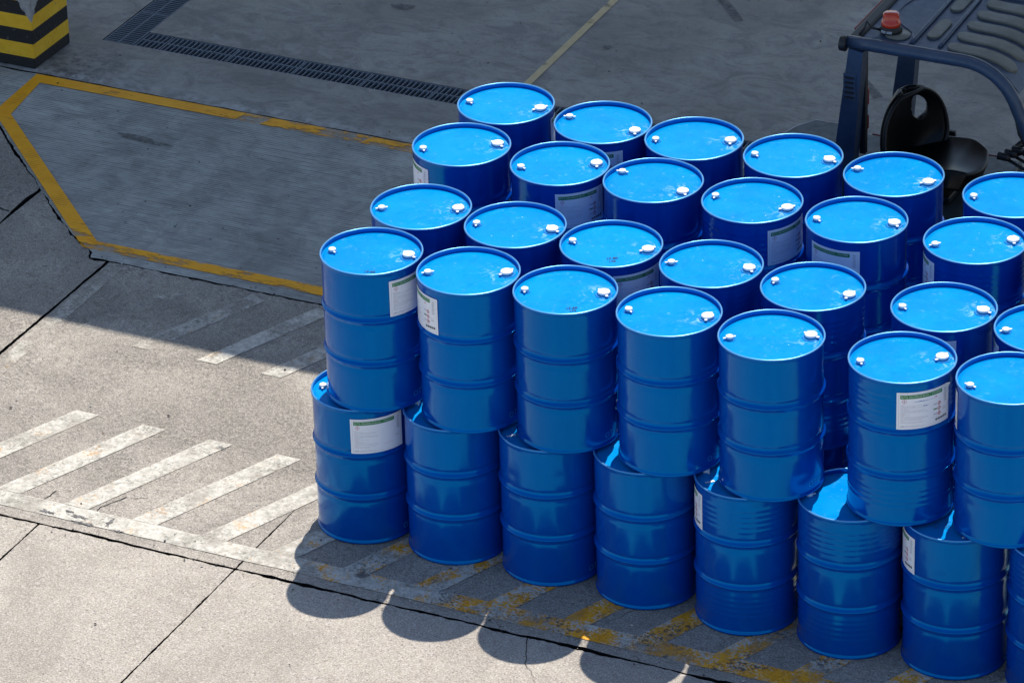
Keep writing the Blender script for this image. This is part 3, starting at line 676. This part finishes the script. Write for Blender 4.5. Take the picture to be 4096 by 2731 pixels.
def foot_text(s):
    vs, fs = text_mesh(s, .05, 0.); m = MB(); m.add([((DR + .0016) * math.cos(p[0] / DR), (DR + .0016) * math.sin(p[0] / DR), .045 + p[1]) for p in vs], fs, M_EMB); return m.mesh('stamped_lettering')
FT = foot_text('OTWU')

WR = R(26.5789)      # camera right expressed in the world's x-y plane
def facing(x, y):
    d = CAMXY - Vector((x, y)); return math.atan2(d.y, d.x)
def drum(x, y, z, bung, label, group, ribbed=False, sticker=None, style=0, var=0, writing=(), foot=False, detail=True):
    """bung: bearing of the line small bung -> large bung; sticker: bearing of the label's left edge, degrees right of the camera direction"""
    t = empty('oil_drum', (x, y, z), bung); tag(t, label, 'drum', group)
    link('body', (ribb if ribbed else plain)[var % (3 if ribbed else 5)], t)
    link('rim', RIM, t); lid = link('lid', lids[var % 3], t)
    for (me, fl, r, an) in ((caps_b[var % 4], FB, .214, 0.), (caps_s[var % 3], FS, .226, PI)):
        link('bung_flange', fl, lid, (r * math.cos(an), r * math.sin(an), .8565))
        link('bung_cap', me, t, (r * math.cos(an), r * math.sin(an), .8668))
    if sticker is not None:
        o = link('paper_label', labels[style], t); o.rotation_euler = (0, 0, facing(x, y) + R(sticker) - bung)
    if foot:
        o = link('stamped_lettering', FT, t); o.rotation_euler = (0, 0, facing(x, y) + R(44) - bung)
    for me, dx, dy, rot in writing:
        p = Matrix.Rotation(WR - bung, 2) @ Vector((dx, dy)); o = link(me.name.split('.')[0], me, lid, (p.x, p.y, .8602)); o.rotation_euler = (0, 0, WR - bung + rot)
    return t
def bg(*q):  # bearing from the photograph's small and large bung, camera frame -> world
    return math.atan2(-(q[3] - q[1]) / .47, q[2] - q[0]) + WR
GU = 'upper layer of blue drums'; GF = 'front bottom row of blue drums'; GH = 'hidden lower blue drums'
H = DH
UP = [
 # x, y, bungs, label angle, style, ribbed, label
 (.242, -.272, (762, 569, 940, 586), 17.8, 1, 0, 'front-row upper blue drum at the left end, paper label wrapping round its right side'),
 (.851, -.277, (980, 619, 1163, 625), -102, 1, 0, 'upper front-row blue drum, second from the left end, label half round its left side'),
 (1.446, -.273, (1201, 661, 1384, 674), None, 0, 0, 'upper front-row blue drum, third from the left end, dark pen figures on its lid'),
 (2.078, -.286, (1440, 706, 1625, 728), None, 0, 0, 'front-row upper blue drum, fourth from the left, bare side with small dents'),
 (2.696, -.317, (1667, 768, 1861, 769), None, 0, 0, 'upper front-row blue drum just left of the wide gap, with no label showing'),
 (3.439, -.281, (1968, 822, 2168, 818), -5.5, 2, 1, 'front-row upper ribbed blue drum right of the wide gap, label with a curled corner'),
 (4.050, -.272, (2223, 882, 2420, 862), -138, 1, 0, 'front-row upper blue drum cut by the right photo edge, white label sliver on its left'),
 (.251, .330, (871, 471, 1052, 478), None, 0, 0, 'blue drum in the second row, at its left end, behind the leftmost front drum'),
 (.849, .332, (1093, 507, 1267, 527), None, 0, 0, 'blue drum in the second row, second from the left, with a plain side'),
 (1.449, .328, (1313, 548, 1485, 574), 1, 1, 0, 'second-row blue drum, third from left, label peeping out, pen figures on its lid'),
 (2.065, .320, (1537, 599, 1719, 619), None, 0, 1, 'second-row ribbed blue drum, fourth from the left, pale splash by its large bung'),
 (2.689, .288, (1780, 638, 1943, 676), None, 0, 1, 'ribbed blue drum in the second row seen down its side through the wide gap'),
 (3.438, .340, (2066, 698, 2262, 713), -50, 0, 0, 'second-row blue drum right of the gap, only the top edge of its label showing'),
 (4.040, .330, (2317, 735, 2510, 738), -128, 1, 0, 'blue drum in the second row cut by the right edge of the photo'),
 (.107, 1.146, (968, 335, 1145, 329), -108, 1, 0, 'blue drum in the third row, at its left end, label turned to the left'),
 (.749, 1.138, (1193, 377, 1373, 374), -6.5, 1, 0, 'blue drum in the third row, second from the left, large label facing the camera'),
 (1.340, 1.147, (1434, 388, 1561, 438), None, 0, 0, 'blue drum in the third row, third from the left, plain side without a label'),
 (1.968, 1.128, (1642, 444, 1803, 479), 17.4, 1, 1, 'ribbed blue drum in the third row with a label on its right side'),
 (2.607, 1.132, (1866, 493, 2056, 510), -60, 0, 0, 'blue drum in the third row, label slanting down its left front'),
 (3.315, 1.146, (2141, 556, 2336, 551), -115, 1, 1, 'ribbed blue drum in the third row near the right edge, narrow view of its label'),
 (3.925, 1.146, (2362, 610, 2560, 614), None, 0, 0, 'third-row blue drum, only a sliver of it at the right edge of the photo'),
 (.105, 1.750, (1078, 226, 1238, 249), 65.5, 0, 0, 'blue drum at the left end of the back row, beside the drain grate'),
 (.751, 1.734, (1304, 261, 1453, 302), -41, 1, 0, 'blue drum in the back row, second from the left, with a strip of label showing'),
 (1.337, 1.740, (1504, 313, 1677, 322), None, 0, 0, 'blue drum in the back row, third from the left, with open floor behind it'),
 (1.960, 1.753, (1731, 348, 1906, 368), None, 0, 0, 'blue drum in the back row standing in front of the forklift rear corner'),
 (2.589, 1.748, (1968, 382, 2129, 421), None, 0, 0, 'blue drum in the back row right in front of the forklift seat'),
 (3.316, 1.761, (2254, 422, 2450, 430), None, 0, 0, 'blue drum at the right end of the back row, cut by the photo edge'),
]
for i, (x, y, bq, st, sty, rb, lab) in enumerate(UP):
    wr = ()
    if i == 2: wr = ((P1760, .03, -.19, .1), (P179, .035, -.222, .1))
    if i == 9: wr = ((P1780, .0, -.15, .1), (P178, .0, -.185, .1))
    if i == 0: wr = ((P1780, -.01, -.225, -.1),)
    drum(x, y, H + .0015, bg(*bq), lab, GU, bool(rb), st, sty, i, wr, foot=(i < 5 or i == 11))
ER = [(.146, -.288, -15.6, 0, 0, -10, 'bottom blue drum at the left end of the front row, big label facing the camera'),
 (.736, -.289, None, 0, 0, -20, 'bottom front-row blue drum, second from the left, with a smooth bare side'),
 (1.334, -.287, None, 0, 0, -70, 'bottom front-row blue drum, third from the left, small dent in its lower half'),
 (1.930, -.304, None, 0, 0, -60, 'bottom front-row blue drum, fourth from the left, bare with a scratch under the rim'),
 (2.555, -.334, -122, 1, 1, -12, 'bottom ribbed blue drum with 16.80 written white on its lid, label on its left'),
 (3.170, -.335, None, 0, 1, -8, 'bottom ribbed blue drum under the wide gap, sunlight falling on its lid'),
 (3.774, -.304, -114, 1, 0, 100, 'bottom front-row blue drum with raised NET lettering on its lid, near the right edge'),
 (4.385, -.310, None, 0, 1, 10, 'bottom front-row blue drum at the right edge of the photo, mostly cut off')]
for i, (x, y, st, sty, rb, bd, lab) in enumerate(ER):
    wr = ()
    if i == 4: wr = ((W1680, -.204, -.064, .35),)
    if i == 2: wr = ((W1680, -.215, -.070, .35),)
    if i == 6: wr = ((WNET, -.045, -.075, 1.35), (WBU, -.10, -.085, 1.35))
    drum(x, y, .0035, R(bd) + WR, lab, GF, bool(rb), st, sty, i + 2, wr, foot=i in (0, 2))
for j, yy in enumerate((.315, 1.135, 1.745)):
    xs = [.146, .745, 1.345, 1.95, 2.56, 3.335, 3.94] if j == 0 else [-.005 + .0, .605, 1.205, 1.82, 2.44, 3.19, 3.80]
    if j == 2: xs = xs[:6]
    for i, x in enumerate(xs):
        drum(x, yy, .0035, R(-8 + 9 * ((i * 5 + j * 3) % 4)) + WR, 'bottom blue drum hidden beneath the upper drums behind the front row', GH, (i + j) % 3 == 0, None, 0, i + j)

# ------------------------------------------------------------------ forklift
M_FK = mat('forklift_dark_blue_paint', (.045, .06, .085), .38, coat=.2); M_FKR = mat('forklift_grey_top_cover', (.032, .045, .047), .5)
M_BLK = mat('black_plastic', (.010, .010, .011), .45); M_SEAT = mat('black_vinyl', (.0045, .0045, .005), .36, spec=.3)
M_PAD = mat('dusty_window_insert', (.085, .085, .07), .55); M_LENS = mat('amber_lens', (.60, .035, .006), .18, coat=.5); M_REDP = mat('red_paint', (.25, .006, .008), .4)
M_TYRE = mat('tyre_rubber', (.012, .012, .012), .8); M_CHR = mat('bright_edge', (.45, .47, .5), .4)
for mm, cc in ((M_FK, ((.022, .040, .075), (.042, .066, .11))), (M_PAD, ((.11, .11, .085), (.19, .185, .145))), (M_FKR, ((.024, .035, .037), (.042, .055, .057)))):
    k = NB(mm); v = k.coord(); k.base(k.ramp(k.noise(v, 6, 5, .65), [(.3, cc[0]), (.7, cc[1])])); k.rough(k.ramp(k.noise(v, 20, 4, .7), [(.3, .32), (.7, .55)]))
fk = empty('forklift', (2.4, 3.13, .004)); tag(fk, 'dark forklift truck with black seat and amber beacon parked in the shade behind the drums', 'forklift')
FKI = Matrix.Translation((-2.4, -3.13, -.004))
def part(mb, name, parent=None):
    o = mb.build(name, parent or fk)
    if parent is None: o.matrix_parent_inverse = FKI
    return o
NY, FY = 2.66, 3.60     # near and far sides
# counterweight and hood
b = MB(); zt = 1.0
cwp = [(1.64, NY - .03), (1.64, FY + .12), (1.30, FY + .11), (1.22, FY - .02), (1.14, FY - .32), (1.13, NY + .34), (1.17, NY + .10), (1.27, NY - .03)]
b.prism(cwp[::-1], .28, zt, M_FKR); part(b, 'counterweight')
b = MB(); b.tube([(p[0] - .0, p[1], zt - .006) for p in ((1.64, FY + .12), (1.30, FY + .11), (1.22, FY - .02), (1.14, FY - .32), (1.13, NY + .34), (1.17, NY + .10), (1.27, NY - .03))], .007, M_CHR, 6); part(b, 'rim_strip')
b = MB(); b.bbox((1.655, NY + .02, .45), (2.70, FY + .06, 1.0), M_FKR, .02); part(b, 'battery_hood')
b = MB(); b.bbox((1.66, NY - .0, .18), (2.95, FY + .08, .445), M_FK, .02); part(b, 'chassis')
b = MB(); b.bbox((2.96, NY + .02, .18), (3.30, FY + .06, 1.05), M_FK, .03); part(b, 'front_cowl')
# red edge line on the far side of the hood
b = MB(); b.box((1.70, FY + .062, .975), (2.6, FY + .068, .998), M_REDP); part(b, 'red_trim')
# overhead guard: side tubes run forward, bend and drop to the front legs
def guard_path(y):
    P = [(1.93, y, 2.10)] + [(x, y, 2.10) for x in (2.2, 2.45, 2.66)]
    for i in range(1, 9):
        a = i / 8 * R(66); P.append((2.66 + .36 * math.sin(a), y, 2.10 - .36 * (1 - math.cos(a))))
    x, _, z = P[-1]; d = (math.cos(R(66)), -math.sin(R(66)))
    for q in (.2, .45, .75, .92): P.append((x + d[0] * q, y, z + d[1] * q))
    return P
for y in (NY, FY):
    b = MB(); P = guard_path(y)
    b.tube(P, .040, M_FK, 14); part(b, 'guard_side_tube')
for y in (NY - .028, FY + .028): b = MB(); b.tube([(1.90, y, 2.095), (1.935, y, 2.095)], .047, M_BLK, 12); part(b, 'end_cap')
b = MB(); b.bbox((1.925, NY + .035, 2.065), (1.995, FY - .035, 2.125), M_BLK, .012); part(b, 'rear_cross_bar')
b = MB(); b.box((1.915, NY + .15, 2.07), (1.923, FY - .3, 2.12), M_REDP); part(b, 'rear_reflector')
# roof panel with raised ribs and inserts
b = MB(); n = 14
def rz(x): 
    if x < 2.70: return 2.108
    a = min((x - 2.70) / .36, .9); return 2.108 - .36 * (1 - math.sqrt(max(0, 1 - a * a)))
xs = [1.996 + (3.0 - 1.996) * i / n for i in range(n + 1)]
vs = [(x, y, rz(x) - dz) for dz in (0, .02) for x in xs for y in (NY + .028, FY - .028)]
N = 2 * (n + 1); fs = []
for i in range(n):
    fs.append((2 * i, 2 * i + 2, 2 * i + 3, 2 * i + 1)); fs.append((N + 2 * i, N + 2 * i + 1, N + 2 * i + 3, N + 2 * i + 2))
b.add(vs, fs, M_FK, True); roof = part(b, 'roof_panel')
def sub(mb, name): return mb.build(name, roof)
for x0, x1 in ((2.305, 2.295), (2.475, 2.455)):
    b = MB(); b.tube([(x0, NY + .10, 2.108), (x0 - .002, NY + .14, 2.116), ((x0 + x1) / 2, 3.1, 2.116), (x1, FY - .14, 2.116), (x1, FY - .10, 2.108)], .013, M_FK, 8); sub(b, 'raised_rib')
b = MB(); cg = [(2.29, 2.75), (2.285, 2.82), (2.25, 2.90), (2.19, 2.95), (2.13, 3.00), (2.085, 3.06), (2.06, 3.14), (2.06, 3.24), (2.08, 3.34), (2.12, 3.42)]
b.tube([(x, y, 2.108) for x, y in cg], .007, M_FK, 6); sub(b, 'pressed_edge')
def pill(x0, y0, x1, y1, r, h, mt, wavy=0., name='roof_insert'):
    d = Vector((x1 - x0, y1 - y0)); L = d.length; d.normalize(); nn = Vector((-d.y, d.x)); bm = bmesh.new(); rows = []
    st = [r * (1 - math.cos(PI / 2 * i / 6)) for i in range(7)] + [r + (L - 2 * r) * i / 14 for i in range(1, 14)] + [L - r * (1 - math.cos(PI / 2 * i / 6)) for i in range(6, -1, -1)]
    for q_ in st:
        e = min(q_, L - q_); wd = r if e >= r else math.sqrt(max(r * r - (r - e) ** 2, 1e-7)); c = Vector((x0, y0)) + d * q_ + nn * wavy * math.sin(q_ / L * PI * 1.2); row = []
        for f, hh in ((-1, -.004), (-1, h * .6), (-.86, h), (0, h * 1.05), (.86, h), (1, h * .6), (1, -.004)):
            p = c + nn * wd * f; row.append(bm.verts.new((p.x, p.y, rz(p.x) + (hh if e > .0005 or hh < 0 else h * .5))))
        rows.append(row)
    for a_, b_ in zip(rows, rows[1:]):
        for q_ in range(6): bm.faces.new((a_[q_], b_[q_], b_[q_ + 1], a_[q_ + 1]))
    bmesh.ops.recalc_face_normals(bm, faces=bm.faces[:])
    b = MB(); b.bm(bm, mt); sub(b, name)
pill(2.385, 2.855, 2.385, 3.13, .042, .014, M_PAD); pill(2.375, 3.27, 2.375, 3.52, .042, .014, M_PAD)
for i in range(5): pill(2.515, 2.795 + .165 * i, 2.945, 2.795 + .165 * i, .056, .016, M_PAD, -.018)
b = MB(); b.lathe([(0, 0), (.074, 0), (.076, .006), (.072, .012), (0, .012)], 32, M_PAD, (2.185, 2.83, 2.107)); sub(b, 'beacon_mount_disc')
# beacon
b = MB(); b.lathe([(0, 0), (.068, 0), (.070, .012), (.060, .030), (.058, .038), (0, .038)], 28, M_BLK, (2.13, 2.855, 2.120)); bc = part(b, 'beacon_base')
b = MB(); b.lathe([(.0, .036), (.058, .036), (.059, .050), (.056, .066), (.050, .070), (.049, .105), (.047, .112), (.040, .116), (.0, .117)], 28, M_LENS, (2.13, 2.855, 2.120)); b.build('amber_lens', bc)
for a in (-1.9, -1.35):
    b = MB(); cx, cy = 2.13 + .070 * math.cos(a), 2.855 + .070 * math.sin(a); b.box((-.016, -.003, .008), (.016, .003, .022), M_CHR, Matrix.Rotation(a + PI / 2, 3, 'Z'), (cx, cy, 2.12)); b.build('metal_clip', bc)
b = MB(); b.tube([(2.08, 2.82, 2.13), (2.03, 2.80, 2.145), (1.99, 2.82, 2.17), (1.985, 2.79, 2.14), (1.98, 2.73, 2.125)], .008, M_BLK, 8); b.build('cable', bc)
# rear pillars, leaning back towards the foot
def pillar(y0, y1, name='rear_pillar'):
    b = MB(); P = [(1.955, 2.075), (2.045, 2.06), (1.985, 1.25), (1.960, .98), (1.84, .98), (1.865, 1.35)]
    xf = Matrix(((1, 0, 0, 0), (0, 0, 1, 0), (0, 1, 0, 0), (0, 0, 0, 1)))
    b.prism(P, y0, y1, M_FK, xf); return part(b, name)
p1 = pillar(NY - .045, NY + .045); p2 = pillar(FY - .02, FY + .06)
b = MB(); b.box((1.995, NY + .046, 1.35), (2.03, NY + .085, 2.05), M_BLK); b.build('inner_channel', p1)
lv = MB(); lv.bbox((1.925, NY - .051, 1.735), (2.005, NY - .0455, 1.915), M_FK, .002); lo = lv.build('louvre_plate', p1)
for i in range(5):
    s_ = MB(); z = 1.755 + .032 * i; s_.box((1.938, NY - .0585, z), (1.992, NY - .0515, z + .010), M_BLK); s_.build('louvre_slot', p1)
# fire extinguisher strapped behind the near pillar
b = MB(); b.lathe([(0, 0), (.030, 0), (.036, .01), (.036, .26), (.028, .29), (.012, .30), (.012, .33), (0, .33)], 18, M_REDP, (1.978, 2.80, 1.47)); ex = part(b, 'fire_extinguisher')
b = MB(); b.lathe([(.0368, .10), (.0368, .17)], 18, M_GREYINK, (1.978, 2.80, 1.47)); b.build('sticker', ex)
b = MB(); b.lathe([(0, .33), (.018, .33), (.020, .37), (0, .38)], 10, M_BLK, (1.978, 2.80, 1.47)); b.build('valve', ex)
# seat: back shell with handle hole, wrap-round wings, pan and pedestal
def seat_back():
    bm = bmesh.new(); cy = 0.; nh = 32; nw = 32; grid = {}; uh = {}
    def half(h):  # half width by height 0..1
        if h < .35: return .18 + .105 * math.sin(h / .35 * PI / 2)
        return .285 * math.sqrt(max(0, 1 - ((h - .35) / .66) ** 2.3)) if h < 1 else .05
    for i in range(nh + 1):
        h = i / nh; hw = max(half(h), .03)
        for j in range(nw + 1):
            u = -1 + 2 * j / nw; y = cy + hw * u; z = 1.14 + .475 * h
            x = 0 + .02 * h + .15 * abs(u) ** 2.4 * (1 - .65 * h) 
            grid[i, j] = bm.verts.new((x, y, z)); uh[grid[i, j]] = (u, h)
    for i in range(nh):
        for j in range(nw):
            u = -1 + 2 * (j + .5) / nw; h = (i + .5) / nh
            if ((u - .50) / .22) ** 2 + ((h - .68) / .18) ** 2 < 1: continue
            bm.faces.new((grid[i, j], grid[i, j + 1], grid[i + 1, j + 1], grid[i + 1, j]))
    for vt in list(bm.verts):       # round off the hand hole
        u, h = uh[vt]; q = ((u - .50) / .22) ** 2 + ((h - .68) / .18) ** 2
        if not vt.link_faces: bm.verts.remove(vt); continue
        if q < 1.9 and vt.is_boundary:
            f = 1 / math.sqrt(q); u = .50 + (u - .50) * f; h = .68 + (h - .68) * f; hw = max(half(h), .03)
            vt.co = (0 + .02 * h + .15 * abs(u) ** 2.4 * (1 - .65 * h), cy + hw * u, 1.14 + .475 * h)
    return bm
bm = seat_back(); b = MB(); b.bm(bm, M_SEAT, True, Matrix.Translation((2.085, 3.14, 0)) @ Matrix.Rotation(R(-20), 4, 'Z')); so_ = part(b, 'seat_backrest')
md = so_.modifiers.new('thick', 'SOLIDIFY'); md.thickness = .04; md.offset = 0; md = so_.modifiers.new('sub', 'SUBSURF'); md.levels = 2; md.render_levels = 2
b = MB(); pts = []
for sgn in (-1, 1):
    q_ = []
    for i in range(0, 31):
        h = i / 31; hw = (.18 + .105 * math.sin(h / .35 * PI / 2)) if h < .35 else .285 * math.sqrt(max(0, 1 - ((h - .35) / .66) ** 2.3)); q_.append(Vector((.02 * h + .15 * (1 - .65 * h) + .012, sgn * hw, 1.14 + .475 * h)))
    pts += q_ if sgn < 0 else q_[::-1]
xf = Matrix.Translation((2.085, 3.14, 0)) @ Matrix.Rotation(R(-20), 4, 'Z'); b.tube([xf @ p for p in pts], .013, M_BLK, 8); part(b, 'seat_piping')
b = MB(); bm = bmesh.new(); nx = 14; ny = 12; gr = {}
for i in range(nx + 1):
    for j in range(ny + 1):
        u = i / nx; v_ = -1 + 2 * j / ny; hw = .25 * (1 - .25 * max(0, u - .72) ** 1 / .28) * (1 if u > .05 else .95)
        x = 2.10 + .50 * u + (.05 * (1 - v_ * v_) if u > .9 else 0); y = 3.12 + hw * v_
        z = 1.185 + .045 * u + .035 * abs(v_) ** 2.5 - .04 * max(0, u - .82) / .18 
        gr[i, j] = bm.verts.new((x, y, z))
for i in range(nx):
    for j in range(ny): bm.faces.new((gr[i, j], gr[i + 1, j], gr[i + 1, j + 1], gr[i, j + 1]))
b.bm(bm, M_SEAT, True); sp_ = part(b, 'seat_cushion'); md = sp_.modifiers.new('thick', 'SOLIDIFY'); md.thickness = .13; md.offset = -1
md = sp_.modifiers.new('bev', 'BEVEL'); md.width = .03; md.segments = 3; md.limit_method = 'ANGLE'; md = sp_.modifiers.new('sub', 'SUBSURF'); md.levels = 1; md.render_levels = 2
b = MB(); b.bbox((2.06, 2.90, 1.004), (2.50, 3.34, 1.06), M_BLK, .015); part(b, 'seat_base')
b = MB(); b.tube([(2.12, 3.40, 1.20), (2.16, 3.42, 1.29), (2.21, 3.44, 1.33)], .014, M_BLK, 8); part(b, 'recline_handle')
b = MB(); b.bbox((2.22, 3.41, 1.17), (2.34, 3.44, 1.24), M_BLK, .006); part(b, 'belt_buckle')
b = MB(); b.bbox((1.99, 2.90, 1.004), (2.06, 3.34, 1.22), M_SEAT, .02); part(b, 'seat_rear_shell')
# steering column, wheel, instrument panel, levers
b = MB(); b.tube([(3.05, 3.14, 1.04), (2.98, 3.14, 1.22), (2.93, 3.14, 1.36)], .03, M_BLK, 10); part(b, 'steering_column')
b = MB(); ax = Vector((-.55, 0, .84)).normalized(); a1 = ax.orthogonal().normalized(); a2 = ax.cross(a1); cc = Vector((2.93, 3.16, 1.40)); rr = .155
b.tube([cc + (a1 * math.cos(2 * PI * i / 28) + a2 * math.sin(2 * PI * i / 28)) * rr for i in range(29)], .015, M_BLK, 8, False)
for i in range(3): b.tube([cc, cc + (a1 * math.cos(2 * PI * i / 3 + .4) + a2 * math.sin(2 * PI * i / 3 + .4)) * rr], .010, M_BLK, 6)
part(b, 'steering_wheel')
b = MB(); xf = Matrix.Translation((2.865, 3.10, 1.55)) @ Matrix.Rotation(R(35), 4, 'Z') @ Matrix.Rotation(R(-12), 4, 'Y'); bm = bmesh.new(); bmesh.ops.create_cube(bm, size=1)
for p in bm.verts: p.co = Vector((p.co.x * .035, p.co.y * .15, p.co.z * .27))
bmesh.ops.bevel(bm, geom=bm.edges[:], offset=.014, segments=3, affect='EDGES', profile=.5); b.bm(bm, M_BLK, False, xf); part(b, 'display_panel')
b = MB(); b.tube([(2.90, 3.12, 1.52), (3.02, 3.06, 1.50), (3.10, 2.90, 1.46)], .009, M_BLK, 8); part(b, 'panel_arm')
for i in range(3):
    b = MB(); y = 2.92 + .055 * i; x0 = 2.80 + .025 * i; b.tube([(x0, y, 1.39), (x0 + .06, y, 1.385), (x0 + .07, y, 1.37)], [.026, .024, .012], M_BLK, 10); b.tube([(x0 + .06, y, 1.375), (x0 + .42, y + .02, 1.20)], .010, M_BLK, 8); part(b, 'control_lever')
# wheels, mast and forks (behind the drums and beyond the frame)
for (x, y, r) in ((1.45, NY + .06, .20), (1.45, FY + .0, .20), (3.1, NY - .0, .235), (3.1, FY + .07, .235)):
    b = MB(); prof = [(r * .55, -.07), (r * .95, -.07), (r, -.05), (r, .05), (r * .95, .07), (r * .55, .07)]
    m2 = MB(); m2.lathe(prof, 28, M_TYRE); xf = Matrix.Translation((x, y, r)) @ Matrix.Rotation(PI / 2, 4, 'X'); b.v = [tuple(xf @ Vector(p)) for p in m2.v]; b.f = m2.f; b.mi = m2.mi; b.mats = m2.mats; b.sm = m2.sm
    wo = part(b, 'wheel'); b = MB(); m2 = MB(); m2.lathe([(0, -.04), (r * .55, -.06), (r * .55, .06), (0, .04)], 20, M_CHR); b.v = [tuple(xf @ Vector(p)) for p in m2.v]; b.f = m2.f; b.mi = m2.mi; b.mats = m2.mats; b.sm = m2.sm; b.build('rim', wo)
b = MB(); [b.box((3.42, y, .06), (3.54, y + .07, 2.0), M_FK) for y in (NY + .12, FY - .17)]; [b.box((3.43, NY + .20, z), (3.53, FY - .18, z + .08), M_FK) for z in (.3, 1.0, 1.9)]; part(b, 'mast')
for y in (NY + .22, FY - .32): b = MB(); b.box((3.56, y, .05), (3.60, y + .10, .6), M_BLK); b.box((3.602, y, .05), (4.6, y + .10, .09), M_BLK); part(b, 'fork')
